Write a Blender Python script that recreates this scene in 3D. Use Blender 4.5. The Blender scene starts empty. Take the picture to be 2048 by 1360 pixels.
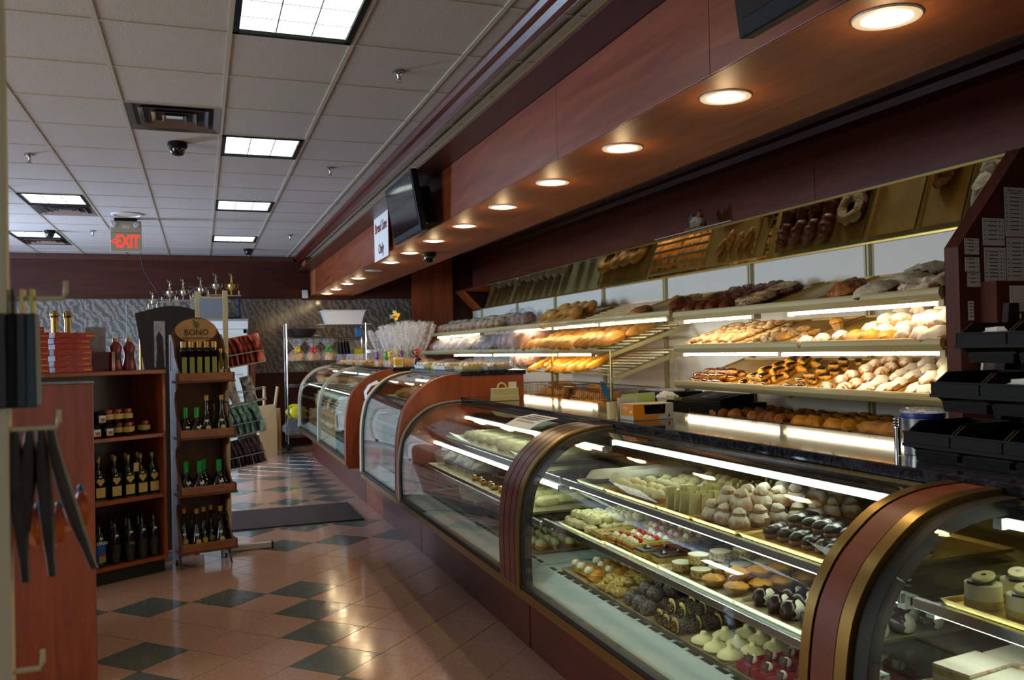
import bpy, math, random
from mathutils import Vector, Matrix, noise
R = random.Random(11)
PI = math.pi
SC = bpy.context.scene
COL = SC.collection
# ---------------------------------------------------------------- camera
FPX, YAW, PITCH, ROLL = 1716.66, .3485, .0110, -.0218
_f = Vector((math.sin(YAW)*math.cos(PITCH), math.cos(YAW)*math.cos(PITCH), math.sin(PITCH)))
_r = Vector((math.cos(YAW), -math.sin(YAW), 0)); _u = _r.cross(_f)
_r2 = _r*math.cos(ROLL)+_u*math.sin(ROLL); _u2 = _u*math.cos(ROLL)-_r*math.sin(ROLL)
cd = bpy.data.cameras.new('camera'); cam = bpy.data.objects.new('camera', cd); COL.objects.link(cam)
cd.sensor_fit = 'HORIZONTAL'; cd.sensor_width = 36; cd.lens = FPX/2048*36
cd.clip_start = .05; cd.clip_end = 200
cam.matrix_world = Matrix(((_r2.x, _u2.x, -_f.x, 0), (_r2.y, _u2.y, -_f.y, 0), (_r2.z, _u2.z, -_f.z, 1.5), (0, 0, 0, 1)))
cd.dof.use_dof = True; cd.dof.focus_distance = 3.8; cd.dof.aperture_fstop = 6.3
SC.camera = cam
# ---------------------------------------------------------------- world, exposure, daylight
SC.view_settings.view_transform = 'Standard'; SC.view_settings.look = 'None'
SC.view_settings.gamma = 1; SC.view_settings.use_curve_mapping = False
SC.view_settings.exposure = 0.0
w = bpy.data.worlds.new('world'); SC.world = w; w.use_nodes = True
w.node_tree.nodes['Background'].inputs[0].default_value = (.55, .72, 1, 1)
w.node_tree.nodes['Background'].inputs[1].default_value = .6
SC.cycles.max_bounces = 8; SC.cycles.diffuse_bounces = 3; SC.cycles.glossy_bounces = 4
SC.cycles.transparent_max_bounces = 16; SC.cycles.transmission_bounces = 6
SC.cycles.sample_clamp_indirect = 4; SC.cycles.caustics_reflective = False; SC.cycles.caustics_refractive = False
DOWN_W, GLOW_W, FIX_E, TUBE_E, SHELF_E, DAY_W = 11, 1.1, 2.4, 6.0, 22, 420
def area_light(name, loc, size, energy, col, direction):
    l = bpy.data.lights.new(name, 'AREA'); l.shape = 'RECTANGLE'; l.size, l.size_y = size; l.energy = energy; l.color = col
    o = bpy.data.objects.new(name, l); COL.objects.link(o); o.location = loc
    o.rotation_euler = Vector(direction).to_track_quat('-Z', 'Z').to_euler(); return o
# daylight through the shop windows of the left wall and the shop front behind the photographer
area_light('daylight_window_far_left', (-5.3, 11.4, 1.75), (2.2, 1.4), DAY_W*1.95, (.54, .68, 1), (1, 0, 0))
area_light('daylight_window_near_left', (-5.3, 4.4, 1.75), (2.2, 3.2), DAY_W*.48, (1, .95, .88), (1, 0, 0))
area_light('daylight_shop_front', (-1.6, -3.3, 1.7), (4.6, 2.4), DAY_W*.04, (.95, .96, 1), (0.1, 1, -.1))
# ---------------------------------------------------------------- materials
MATS = {}
def nodes(name):
    m = bpy.data.materials.new(name); m.use_nodes = True; nt = m.node_tree
    return m, nt, nt.nodes['Principled BSDF'], nt.nodes, nt.links
def _coord(nt, scale=(1, 1, 1), rot=(0, 0, 0), kind='Object'):
    t = nt.nodes.new('ShaderNodeTexCoord'); mp = nt.nodes.new('ShaderNodeMapping')
    mp.inputs['Scale'].default_value = scale; mp.inputs['Rotation'].default_value = rot
    if kind == 'World':
        g = nt.nodes.new('ShaderNodeNewGeometry'); nt.links.new(g.outputs['Position'], mp.inputs[0])
    else:
        nt.links.new(t.outputs[kind], mp.inputs[0])
    return mp.outputs[0]
def _ramp(nt, fac, stops):
    r = nt.nodes.new('ShaderNodeValToRGB'); e = r.color_ramp.elements
    while len(e) < len(stops): e.new(.5)
    for k, (p, c) in enumerate(stops): e[k].position = p; e[k].color = (*c, 1)
    nt.links.new(fac, r.inputs[0]); return r.outputs[0]
def _noise(nt, vec, sc, det=3, rough=.5, dist=0):
    n = nt.nodes.new('ShaderNodeTexNoise'); n.inputs['Scale'].default_value = sc; n.inputs['Detail'].default_value = det
    n.inputs['Roughness'].default_value = rough; n.inputs['Distortion'].default_value = dist
    nt.links.new(vec, n.inputs['Vector']); return n.outputs['Fac']
def _bump(nt, b, h, strength, dist=.01):
    k = nt.nodes.new('ShaderNodeBump'); k.inputs['Strength'].default_value = strength; k.inputs['Distance'].default_value = dist
    nt.links.new(h, k.inputs['Height']); nt.links.new(k.outputs[0], b.inputs['Normal'])
def hexc(h):
    h = h.lstrip('#'); c = [int(h[i:i+2], 16)/255 for i in (0, 2, 4)]
    return tuple(x/12.92 if x <= .04045 else ((x+.055)/1.055)**2.4 for x in c)
def plain(name, col, rough=.5, metal=0, var=0, vs=20, bump=0, bs=60, coat=0, spec=None, emit=None, es=0, two=None):
    if isinstance(col, str): col = hexc(col)
    m, nt, b, N, L = nodes(name)
    b.inputs['Base Color'].default_value = (*col, 1); b.inputs['Roughness'].default_value = rough; b.inputs['Metallic'].default_value = metal
    if coat: b.inputs['Coat Weight'].default_value = coat; b.inputs['Coat Roughness'].default_value = .08
    if spec is not None: b.inputs['Specular IOR Level'].default_value = spec
    if var or bump or two: vec = _coord(nt)
    if var or two:
        f = _noise(nt, vec, vs, 4)
        c2 = hexc(two) if isinstance(two, str) else (two or tuple(x*(1-var) for x in col))
        c1 = col if two else tuple(min(1, x*(1+var)) for x in col)
        L.new(_ramp(nt, f, [(.38, c2), (.62, c1)]), b.inputs['Base Color'])
    if bump: _bump(nt, b, _noise(nt, vec, bs, 3), bump, .004)
    if emit: b.inputs['Emission Color'].default_value = (*emit, 1); b.inputs['Emission Strength'].default_value = es
    MATS[name] = m; return m
def wood(name, dark, light, rough=.35, axis='z', sc=1, coat=.2, world=True):
    m, nt, b, N, L = nodes(name)
    s = {'z': (9, 9, .9), 'y': (9, .7, 9), 'x': (.7, 9, 9)}[axis]
    vec = _coord(nt, tuple(k*sc for k in s), kind='World' if world else 'Object')
    f = _noise(nt, vec, 1.6, 6, .6, .8)
    L.new(_ramp(nt, f, [(.3, hexc(dark)), (.7, hexc(light))]), b.inputs['Base Color'])
    b.inputs['Roughness'].default_value = rough; b.inputs['Coat Weight'].default_value = coat; b.inputs['Coat Roughness'].default_value = .25
    MATS[name] = m; return m
def glass(name, tint=(1, 1, 1), rough=0.0, refl=1.0, f0=.045):
    m, nt, b, N, L = nodes(name); N.remove(b)
    o = N['Material Output']; t = N.new('ShaderNodeBsdfTransparent'); t.inputs[0].default_value = (*tint, 1)
    g = N.new('ShaderNodeBsdfGlossy'); g.inputs['Roughness'].default_value = rough; g.inputs['Color'].default_value = (refl, refl, refl, 1)
    lw = N.new('ShaderNodeLayerWeight'); lw.inputs['Blend'].default_value = .5
    pw = N.new('ShaderNodeMath'); pw.operation = 'POWER'; L.new(lw.outputs['Facing'], pw.inputs[0]); pw.inputs[1].default_value = 5
    fr = N.new('ShaderNodeMath'); fr.operation = 'MULTIPLY_ADD'; L.new(pw.outputs[0], fr.inputs[0]); fr.inputs[1].default_value = .9-f0; fr.inputs[2].default_value = f0
    mx = N.new('ShaderNodeMixShader'); L.new(fr.outputs[0], mx.inputs[0]); L.new(t.outputs[0], mx.inputs[1]); L.new(g.outputs[0], mx.inputs[2])
    L.new(mx.outputs[0], o.inputs[0]); MATS[name] = m; return m
def cello(name, tint=(1, 1, 1), amt=.35):
    m, nt, b, N, L = nodes(name)
    o = N['Material Output']; t = N.new('ShaderNodeBsdfTransparent'); t.inputs[0].default_value = (*tint, 1)
    b.inputs['Base Color'].default_value = (.85, .86, .9, 1); b.inputs['Roughness'].default_value = .12; b.inputs['Specular IOR Level'].default_value = .9
    vec = _coord(nt); f = _noise(nt, vec, 28, 4, .6, 1.2); _bump(nt, b, f, 1, .03)
    mx = N.new('ShaderNodeMixShader'); r = _ramp(nt, f, [(.4, (amt*.4,)*3), (.65, (min(1, amt*1.8),)*3)])
    L.new(r, mx.inputs[0]); L.new(t.outputs[0], mx.inputs[1]); L.new(b.outputs[0], mx.inputs[2]); L.new(mx.outputs[0], o.inputs[0]); MATS[name] = m; return m
def emis(name, col, s):
    m, nt, b, N, L = nodes(name); b.inputs['Base Color'].default_value = (.3, .3, .3, 1) if col[2] > .1 else (.3, .01, .01, 1)
    b.inputs['Emission Color'].default_value = (*col, 1); b.inputs['Emission Strength'].default_value = s; MATS[name] = m; return m
def powder(name, base, top='#f4ead6', lo=.15, hi=.6, vs=40, rough=.7, bump=.4, amt=1.0):
    """crust that carries sugar, icing or flour on the faces turned up"""
    m, nt, b, N, L = nodes(name); vec = _coord(nt)
    g = N.new('ShaderNodeNewGeometry'); sp = N.new('ShaderNodeSeparateXYZ'); L.new(g.outputs['Normal'], sp.inputs[0])
    n = _noise(nt, vec, vs, 4); a = N.new('ShaderNodeMath'); a.operation = 'MULTIPLY_ADD'; L.new(n, a.inputs[0]); a.inputs[1].default_value = 1.4; L.new(sp.outputs[2], a.inputs[2])
    mr = N.new('ShaderNodeMapRange'); mr.inputs[1].default_value = lo+.7; mr.inputs[2].default_value = hi+.7; mr.inputs[4].default_value = amt; L.new(a.outputs[0], mr.inputs[0])
    mx = N.new('ShaderNodeMix'); mx.data_type = 'RGBA'; L.new(mr.outputs[0], mx.inputs[0])
    c = hexc(base); L.new(_ramp(nt, _noise(nt, vec, 12, 3), [(.35, tuple(x*.7 for x in c)), (.65, tuple(min(1, x*1.2) for x in c))]), mx.inputs[6])
    mx.inputs[7].default_value = (*hexc(top), 1); L.new(mx.outputs[2], b.inputs['Base Color']); b.inputs['Roughness'].default_value = rough
    _bump(nt, b, n, bump, .006); MATS[name] = m; return m

wood('cherry', '#7c3414', '#a85224', .4, 'z')
wood('cherry_h', '#64290f', '#8a4320', .38, 'y'); wood('panel_wood', '#3e160c', '#5e2816', .65, 'z', coat=0); wood('cherry_band', '#5c2410', '#7c3819', .45, 'y', coat=.05); wood('cherry_base', '#3c160d', '#5c2616', .4, 'y')
wood('cherry_wall', '#5c2a1c', '#7c4230', .42, 'y')
wood('cherry_back', '#32140c', '#461f14', .5, 'x', coat=.05); wood('soffit_wood', '#7e4220', '#a05c30', .55, 'y', coat=0)
wood('cherry_dark', '#341008', '#4c1a0e', .42, 'y')
wood('mahogany', '#3a120a', '#5e2012', .3, 'y', coat=.4)
wood('rack_wood', '#4e2a12', '#6e4020', .6, 'z', coat=0)
wood('rack_tray_wood', '#7a4424', '#9c5e36', .45, 'x')
wood('dark_panel', '#140a07', '#22130d', .6, 'z', coat=0)
plain('sign_wood', '#c08f58', .6, var=.08)
plain('brass', '#9c7f4c', .32, 1); plain('steel', '#b9bcc2', .22, 1); plain('gold_frame', '#caa95a', .3, 1)
plain('chrome', '#d0d2d6', .12, 1); plain('black_plastic', '#060607', .6, spec=.2); plain('black_rubber', '#060606', .6)
plain('cream_metal', '#b8ad7e', .38, coat=.2); plain('cream_wall', '#e2dccc', .5); plain('white_paint', '#b9b8b0', .5)
plain('white_plastic', '#d5d6d8', .4); plain('paper', '#dcdcda', .8); plain('ink', '#1c1c22', .8); plain('ivory', '#cdbf98', .45)
plain('cream_plastic', '#c9c08e', .4); plain('red', '#b3140f', .4); plain('dark_red', '#7e1420', .35, coat=.3)
plain('gold_foil', '#d9b04a', .3, .6, var=.15, vs=8, bump=.35, bs=25); plain('gold_tray', '#c9a55a', .35, .6, var=.1, vs=6)
plain('alu_tray', '#bcae88', .4, .6, var=.15, vs=9); plain('tan_tray', '#c09a52', .42, .3, var=.12, vs=5)
plain('deck_white', '#c3d0cf', .35); plain('vent_dark', '#10120f', .8); plain('tbar', '#b9b3a4', .5)
plain('bronze_door', '#6e5f30', .22, .85); plain('case_back', '#8d876c', .4, .3)
plain('ceil_tile', '#bcb5b0', .9, var=.08, vs=180, bump=.5, bs=160); plain('grout', '#2c2622', .9)
plain('mat_brown', '#33241f', .97, var=.25, vs=90, bump=.8, bs=250); plain('kick_black', '#060505', .6)
plain('screen', '#0c0e12', .08, spec=.6); plain('blue', '#2a6ea8', .4); plain('light_green_card', '#b6cf7c', .7); plain('orange_card', '#e08a12', .5)
plain('yellow_plastic', '#d2c414', .4); plain('kraft', '#b99f74', .8); plain('green_foil', '#1f9c3a', .35, .4); plain('teal_foil', '#2a6a70', .35, .4, two='#86a4a4', vs=24); plain('dark_teal', '#14383a', .5); plain('pale_screen', '#8fa3c4', .3)
plain('red_box', '#b02414', .3, coat=.6, var=.15, vs=6); plain('gold_ink', '#e0a040', .35, .5); plain('maroon_card', '#4a0f1a', .6)
plain('oil_dark', '#10160a', .08, spec=.7); plain('vinegar_black', '#08070a', .07, spec=.7); plain('oil_gold', '#5c4a10', .1, spec=.7)
plain('label_cream', '#c9ae62', .6, var=.05); plain('label_green', '#8a8c3a', .6); plain('label_blue', '#1657a8', .4); plain('cap_gold', '#b08a4a', .35, .6)
plain('label_dark', '#1c1a10', .5, var=.5, vs=30); plain('silver_trophy', '#c6c2b0', .18, 1); plain('blue_column', '#1c2a7a', .25, .6)
plain('purple_foil', '#1c1440', .3, .5, two='#5a4030', vs=50); plain('maroon_foil', '#5c0f16', .28, .4, two='#a33a2a', vs=22)
plain('clear_dark_bag', '#2a2a30', .2, two='#8e8e98', vs=26); plain('pink_white_bag', '#b7a3ac', .3, two='#4c4450', vs=14)
plain('jar_dark', '#120a0c', .1, spec=.7); plain('blue_bucket', '#a9b2bb', .25, .3, var=.2, vs=30); plain('blue_rim', '#1c2d8c', .4)
plain('salami', '#2e2926', .55, var=.3, vs=30); plain('grey_cloth', '#8b8c90', .8, var=.2)
# food
plain('crust', '#a8682c', .6, var=.3, vs=9, bump=.5, bs=30); plain('crust_light', '#c98f44', .55, var=.25, vs=9, bump=.4, bs=30)
powder('floured', '#8a5a34', '#c9b596', .1, .75, 14); plain('brown_loaf', '#6e3414', .4, var=.3, vs=10, bump=.3)
plain('golden', '#d8952c', .5, var=.25, vs=14, bump=.6, bs=40); powder('sugared', '#c98a4a', '#f2e2cc', 0, .5, 30)
powder('sugar_heavy', '#b5834a', '#efe6d4', .05, .6, 45); powder('crumb', '#7a4a28', '#e6dac2', 0, .45, 55, bump=1)
powder('sugar_grey', '#8d8468', '#dcd8c4', 0, .5, 60); plain('choc', '#1c0d08', .28, coat=.3, var=.3, vs=20); plain('choc_mid', '#3c1d0e', .4, var=.25, vs=20)
plain('cream', '#e8dfa8', .45); plain('cream_white', '#efe9cf', .5); plain('sponge', '#c9b15a', .8, var=.15, vs=60, bump=.4, bs=120)
plain('cherry_red', '#c01a10', .2, coat=.5); plain('straw_red', '#d0241c', .3); plain('nut', '#8a6a2c', .7, two='#d8bc6c', vs=90, bump=1, bs=90)
plain('choc_sprinkle', '#0e0908', .5, two='#6f6a66', vs=140, bump=1, bs=120); plain('wafer', '#c9bf7c', .6, two='#b5aa66', vs=40)
plain('raspberry', '#8c1430', .25, coat=.3, var=.15, vs=20); plain('banana', '#e6dc9a', .5); plain('mint', '#1f6a2c', .5); plain('berry', '#23182e', .3)
powder('nutcrust', '#4a2410', '#c9a878', .2, .6, 60, bump=1); plain('danish', '#c27a24', .45, two='#ecd9a8', vs=26, bump=.4); plain('fruit', '#7a2a2a', .4, two='#c9853c', vs=40, bump=.5)
plain('yellow_bow', '#e6b812', .35); plain('red_bow', '#d8301c', .35); plain('green_bow', '#3f9a1c', .35); plain('purple_bow', '#7a2e78', .35)
plain('candy_mix', '#c94a2c', .35, two='#d9c04a', vs=60); plain('orange_candy', '#e0701a', .3, two='#7a1c3a', vs=18)
plain('paper_cup', '#c9a06a', .8); plain('glaze_brown', '#6a2c0c', .2, coat=.5, two='#3a1406', vs=20)
glass('case_glass', (.93, .97, .95), 0, 1, .04); glass('shelf_glass', (.88, .95, .92), .01, 1, .04); glass('jar_glass', (.9, .92, .9), .02, 1, .05)
cello('cello', (1, 1, 1), .24); cello('bag_plastic', (.97, .97, 1), .17)
plain('mirror', '#c9c4b4', .015, 1); plain('mirror_band', '#f2e8cc', .01, 1); plain('champagne', '#c9c2b2', .35, .45)
emis('fix_light', (.86, 1, .9), FIX_E); emis('tube_light', (.93, 1, .82), TUBE_E*2); emis('shelf_light', (1, .84, .60), SHELF_E*1.55)
emis('down_light', (1, .78, .42), 22); emis('exit_red', (1, .05, .02), 1.3); emis('cooler_light', (.75, 1, .92), .22)
def granite(name, c1, c2, c3, rough=.1):
    m, nt, b, N, L = nodes(name); vec = _coord(nt, kind='World')
    a = _noise(nt, vec, 22, 6, .75, 2.5)
    L.new(_ramp(nt, a, [(.36, hexc(c1)), (.52, hexc(c2)), (.66, hexc(c3))]), b.inputs['Base Color'])
    b.inputs['Roughness'].default_value = rough; b.inputs['Specular IOR Level'].default_value = .34; MATS[name] = m
MATS['cherry_back'].node_tree.nodes['Principled BSDF'].inputs['Specular IOR Level'].default_value = .2
granite('granite', '#0e0f14', '#24252d', '#41424b', .045); granite('granite_dark', '#06060a', '#101014', '#1e1e24', .12)
def marble():
    m, nt, b, N, L = nodes('marble'); vec = _coord(nt, (1, 1, 1), (0, .5, 0), 'World')
    wv = N.new('ShaderNodeTexWave'); wv.inputs['Scale'].default_value = 3.4; wv.inputs['Distortion'].default_value = 15; wv.inputs['Detail'].default_value = 6; wv.inputs['Detail Scale'].default_value = 1.1; wv.inputs['Detail Roughness'].default_value = .68
    L.new(vec, wv.inputs['Vector'])
    L.new(_ramp(nt, wv.outputs['Fac'], [(.0, hexc('#4c4945')), (.5, hexc('#66605a')), (1, hexc('#7c756b'))]), b.inputs['Base Color'])
    b.inputs['Roughness'].default_value = .12; MATS['marble'] = m
marble()
def floor_mat(name, c1, c2, rough=.10):
    m, nt, b, N, L = nodes(name); vec = _coord(nt, kind='World')
    a = _noise(nt, vec, 60, 5, .7); s = _noise(nt, vec, 5, 5, .7, 1.5)
    base = _ramp(nt, a, [(.35, hexc(c1)), (.65, hexc(c2))])
    mx = N.new('ShaderNodeMix'); mx.data_type = 'RGBA'; L.new(_ramp(nt, s, [(.64, (0, 0, 0)), (.74, (.22, .22, .22))]), mx.inputs[0]); L.new(base, mx.inputs[6]); mx.inputs[7].default_value = (.5, .45, .42, 1)
    L.new(mx.outputs[2], b.inputs['Base Color'])
    L.new(_ramp(nt, s, [(.3, (rough*.7,)*3), (.75, (rough*2,)*3)]), b.inputs['Roughness']); MATS[name] = m
floor_mat('tile_terracotta', '#a87f6d', '#c29b87'); floor_mat('tile_slate', '#4b5453', '#677170')

# ---------------------------------------------------------------- mesh kit
class M:
    def __init__(s): s.v = []; s.f = []; s.mi = []; s.k = 0
    def add(s, vs, fs, mi=None):
        n = len(s.v); s.v += [tuple(x) for x in vs]; s.f += [tuple(i+n for i in f) for f in fs]; s.mi += [s.k if mi is None else mi]*len(fs); return s
    def box(s, x0, x1, y0, y1, z0, z1, mi=None):
        return s.add([(x0, y0, z0), (x1, y0, z0), (x1, y1, z0), (x0, y1, z0), (x0, y0, z1), (x1, y0, z1), (x1, y1, z1), (x0, y1, z1)],
                     [(3, 2, 1, 0), (4, 5, 6, 7), (0, 1, 5, 4), (1, 2, 6, 5), (2, 3, 7, 6), (3, 0, 4, 7)], mi)
    def taper(s, x0, x1, y0, y1, z0, z1, t, mi=None):   # top inset by t (negative: flares)
        return s.add([(x0, y0, z0), (x1, y0, z0), (x1, y1, z0), (x0, y1, z0), (x0+t, y0+t, z1), (x1-t, y0+t, z1), (x1-t, y1-t, z1), (x0+t, y1-t, z1)],
                     [(3, 2, 1, 0), (4, 5, 6, 7), (0, 1, 5, 4), (1, 2, 6, 5), (2, 3, 7, 6), (3, 0, 4, 7)], mi)
    def prism(s, poly, a0, a1, axis='y', mi=None):      # poly of 2d points, extruded along axis
        put = {'y': lambda p, a: (p[0], a, p[1]), 'x': lambda p, a: (a, p[0], p[1]), 'z': lambda p, a: (p[0], p[1], a)}[axis]
        n = len(poly); vs = [put(p, a0) for p in poly]+[put(p, a1) for p in poly]
        fs = [tuple(range(n)), tuple(range(2*n-1, n-1, -1))]+[(i, (i+1) % n, (i+1) % n+n, i+n) for i in range(n)]
        return s.add(vs, fs, mi)
    def tube(s, pts, r, n=6, mi=None, close=False):
        pts = [Vector(p) for p in pts]; rings = []; up = Vector((.13, .27, 1)).normalized(); m_ = len(pts)
        for i, p in enumerate(pts):
            a = pts[(i-1) % m_] if (close or i) else p; b = pts[(i+1) % m_] if (close or i < m_-1) else p
            d = (b-a).normalized(); x = d.cross(up)
            if x.length < .05: x = d.cross(Vector((1, 0, 0)))
            x.normalize(); y = x.cross(d); rr = r[i] if isinstance(r, (list, tuple)) else r
            rings.append([p+(x*math.cos(2*PI*k/n)+y*math.sin(2*PI*k/n))*rr for k in range(n)])
        vs = [v for q in rings for v in q]; fs = []
        for i in range(m_ if close else m_-1):
            j = (i+1) % m_
            fs += [(i*n+k, i*n+(k+1) % n, j*n+(k+1) % n, j*n+k) for k in range(n)]
        if not close: fs += [tuple(range(n-1, -1, -1)), tuple(range((m_-1)*n, m_*n))]
        return s.add(vs, fs, mi)
    def lathe(s, prof, n=12, c=(0, 0, 0), mi=None, sx=1, sy=1, flute=0, fn=8):
        vs = []; fs = []
        for (r, z) in prof:
            for k in range(n):
                a = 2*PI*k/n; rr = r*(1+flute*(1 if (k % 2) else -1)) if flute else r
                vs.append((c[0]+rr*math.cos(a)*sx, c[1]+rr*math.sin(a)*sy, c[2]+z))
        for i in range(len(prof)-1):
            fs += [(i*n+k, i*n+(k+1) % n, (i+1)*n+(k+1) % n, (i+1)*n+k) for k in range(n)]
        fs += [tuple(range(n-1, -1, -1)), tuple(range((len(prof)-1)*n, len(prof)*n))]
        return s.add(vs, fs, mi)
    def ball(s, c, r, n=10, m=6, sz=1, sx=1, sy=1, amp=0, fr=3, seed=0, zcut=-9, mi=None):
        vs = []; fs = []; rx, ry, rz = r*sx, r*sy, r*sz
        for i in range(1, m):
            t = PI*i/m
            for k in range(n):
                a = 2*PI*k/n; d = Vector((math.sin(t)*math.cos(a), math.sin(t)*math.sin(a), math.cos(t)))
                q = 1+amp*noise.noise(d*fr+Vector((seed, seed*1.7, 3))) if amp else 1
                vs.append((c[0]+d.x*rx*q, c[1]+d.y*ry*q, c[2]+max(zcut*rz, d.z*rz*q)))
        t_, b_ = len(vs), len(vs)+1; vs += [(c[0], c[1], c[2]+rz), (c[0], c[1], c[2]+max(zcut, -1)*rz)]
        for i in range(m-2): fs += [(i*n+k, (i+1)*n+k, (i+1)*n+(k+1) % n, i*n+(k+1) % n) for k in range(n)]
        fs += [(t_, k, (k+1) % n) for k in range(n)]+[(b_, (m-2)*n+(k+1) % n, (m-2)*n+k) for k in range(n)]
        return s.add(vs, fs, mi)
    def torus(s, c, R0, r, n=16, m=8, sz=1, amp=0, seed=0, mi=None):
        pts = []; vs = []
        for i in range(n):
            a = 2*PI*i/n
            for k in range(m):
                b = 2*PI*k/m; q = 1+amp*noise.noise(Vector((math.cos(a)*2+seed, math.sin(a)*2, b)))
                vs.append((c[0]+(R0+r*q*math.cos(b))*math.cos(a), c[1]+(R0+r*q*math.cos(b))*math.sin(a), c[2]+r*q*sz*math.sin(b)))
        return s.add(vs, [(i*m+k, ((i+1) % n)*m+k, ((i+1) % n)*m+(k+1) % m, i*m+(k+1) % m) for i in range(n) for k in range(m)], mi)
    def loft(s, rows, mi=None, closed=False):
        n = len(rows[0]); vs = [v for q in rows for v in q]
        return s.add(vs, [(i*n+k, i*n+(k+1) % n, (i+1)*n+(k+1) % n, (i+1)*n+k) for i in range(len(rows)-1) for k in range(n if closed else n-1)], mi)
    def mesh(s, name, mats, smooth=False):
        me = bpy.data.meshes.new(name); me.from_pydata(s.v, [], s.f)
        for m_ in ([mats] if isinstance(mats, str) else mats): me.materials.append(MATS[m_])
        if any(s.mi): me.polygons.foreach_set('material_index', s.mi)
        if smooth: me.polygons.foreach_set('use_smooth', [True]*len(s.f))
        me.validate(); me.update()
        if smooth: me.set_sharp_from_angle(angle=.7)
        return me
def link(name, me, parent=None, mw=None):
    o = bpy.data.objects.new(name, me); COL.objects.link(o)
    if parent is not None: o.parent = parent
    if mw is not None:
        if parent is None: o.matrix_world = mw
        else: o.matrix_local = mw
    return o
def obj(name, m, mats, parent=None, smooth=False, bevel=0, mw=None, label=None):
    o = link(name, m.mesh(name, mats, smooth), parent, mw)
    if bevel:
        b = o.modifiers.new('bevel', 'BEVEL'); b.width = bevel; b.segments = 2; b.limit_method = 'ANGLE'
    if label: o['label'] = label
    return o
def tag(o, label, cat, group=None, kind=None):
    if label: o['label'] = label
    if cat: o['category'] = cat
    if group: o['group'] = group
    if kind: o['kind'] = kind
    return o
def struct(o): o['kind'] = 'structure'; return o
def thing(name, label, cat, loc=(0, 0, 0), rz=0, group=None):
    o = bpy.data.objects.new(name, None); COL.objects.link(o); o.empty_display_size = .05
    o.location = loc; o.rotation_euler = (0, 0, rz); return tag(o, label, cat, group)
def T(x, y, z, rz=0, rx=0, ry=0, s=1):
    S = Matrix.Diagonal((*(s if isinstance(s, tuple) else (s, s, s)), 1))
    return Matrix.Translation((x, y, z)) @ Matrix.Rotation(rz, 4, 'Z') @ Matrix.Rotation(ry, 4, 'Y') @ Matrix.Rotation(rx, 4, 'X') @ S
def text(name, body, size, mat_, mw, parent=None, depth=.0006, align='CENTER', sx=1, bold=0, kind=None):
    c = bpy.data.curves.new(name, 'FONT'); c.body = body; c.size = size; c.align_x = align; c.align_y = 'CENTER'; c.extrude = depth; c.offset = bold; c.resolution_u = 2
    t = bpy.data.objects.new(name+'_tmp', c); COL.objects.link(t)
    me = bpy.data.meshes.new_from_object(t.evaluated_get(bpy.context.evaluated_depsgraph_get())); bpy.data.objects.remove(t); bpy.data.curves.remove(c)
    me.name = name; me.materials.clear(); me.materials.append(MATS[mat_])
    if sx != 1: me.transform(Matrix.Diagonal((sx, 1, 1, 1)))
    o = link(name, me, parent, mw)
    return o
# text upright on a plane whose normal is n (horizontal), centred at p
def upright(p, n, tilt=0):
    n = Vector(n).normalized(); z = Vector((0, 0, 1)); x = z.cross(n).normalized(); y = n.cross(x)
    m = Matrix(((x.x, y.x, n.x, p[0]), (x.y, y.y, n.y, p[1]), (x.z, y.z, n.z, p[2]), (0, 0, 0, 1)))
    return m @ Matrix.Rotation(tilt, 4, 'X')
class Kit:
    """one kind of item: root mesh variants and child parts"""
    def __init__(s, name, variants, parts=()): s.name = name; s.variants = variants; s.parts = parts; s.i = 0
    def put(s, mw, label=None, cat=None, group=None, name=None, noparts=False):
        me = s.variants[s.i % len(s.variants)]; s.i += 1
        o = link(name or s.name, me, None, mw); tag(o, label, cat, group)
        if not noparts:
            for (pn, pm, loc) in s.parts: link(pn, pm, o, loc)
        return o
# ================================================================ the room
YB, XL, XR, YF, ZC, ZC2 = 14.66, -5.0, 4.6, -3.0, 3.115, 3.23
def wall_with_hole(name, mat_, axis, pos, a0, a1, h0, h1, z0, z1, ztop, th):
    m = M()
    for (u0, u1, w0, w1) in ((a0, h0, 0, ztop), (h1, a1, 0, ztop), (h0, h1, 0, z0), (h0, h1, z1, ztop)):
        if axis == 'x': m.box(pos-th, pos, u0, u1, w0, w1)
        else: m.box(u0, u1, pos-th, pos, w0, w1)
    return struct(obj(name, m, mat_))
wl = wall_with_hole('wall_left', 'cream_wall', 'x', XL, YF, 8.8, 2.8, 6.0, .65, 2.85, ZC+.15, .12); wall_with_hole('wall_left', 'cream_wall', 'x', XL, 8.8, YB, 10.7, 12.1, .65, 2.85, ZC+.15, .12)
wf = wall_with_hole('wall_front', 'cream_wall', 'y', YF, XL, XR, -3.9, .7, .5, 2.9, ZC+.15, .12)
m = M()
for y in (2.83, 4.4, 5.97): m.box(XL-.08, XL-.03, y-.03, y+.03, .65, 2.85)
m.box(XL-.08, XL-.03, 2.8, 6.0, .65, .71); m.box(XL-.08, XL-.03, 2.8, 6.0, 2.79, 2.85)
wn = struct(obj('window_1', m, 'bronze_door'))
m = M(); m.box(XL-.062, XL-.054, 2.83, 5.97, .7, 2.8); obj('pane', m, 'case_glass', wn)
m = M(); m.box(XL-.08, XL-.03, 10.7, 10.76, .65, 2.85).box(XL-.08, XL-.03, 12.04, 12.1, .65, 2.85).box(XL-.08, XL-.03, 10.7, 12.1, .65, .71).box(XL-.08, XL-.03, 10.7, 12.1, 2.79, 2.85)
wn = struct(obj('window_3', m, 'bronze_door')); obj('pane', M().box(XL-.062, XL-.054, 10.73, 12.07, .7, 2.8), 'case_glass', wn)
m = M()
for k in range(4): m.box(-3.9+k*1.53-.03, -3.9+k*1.53+.03, YF-.08, YF-.03, .5, 2.9)
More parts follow.
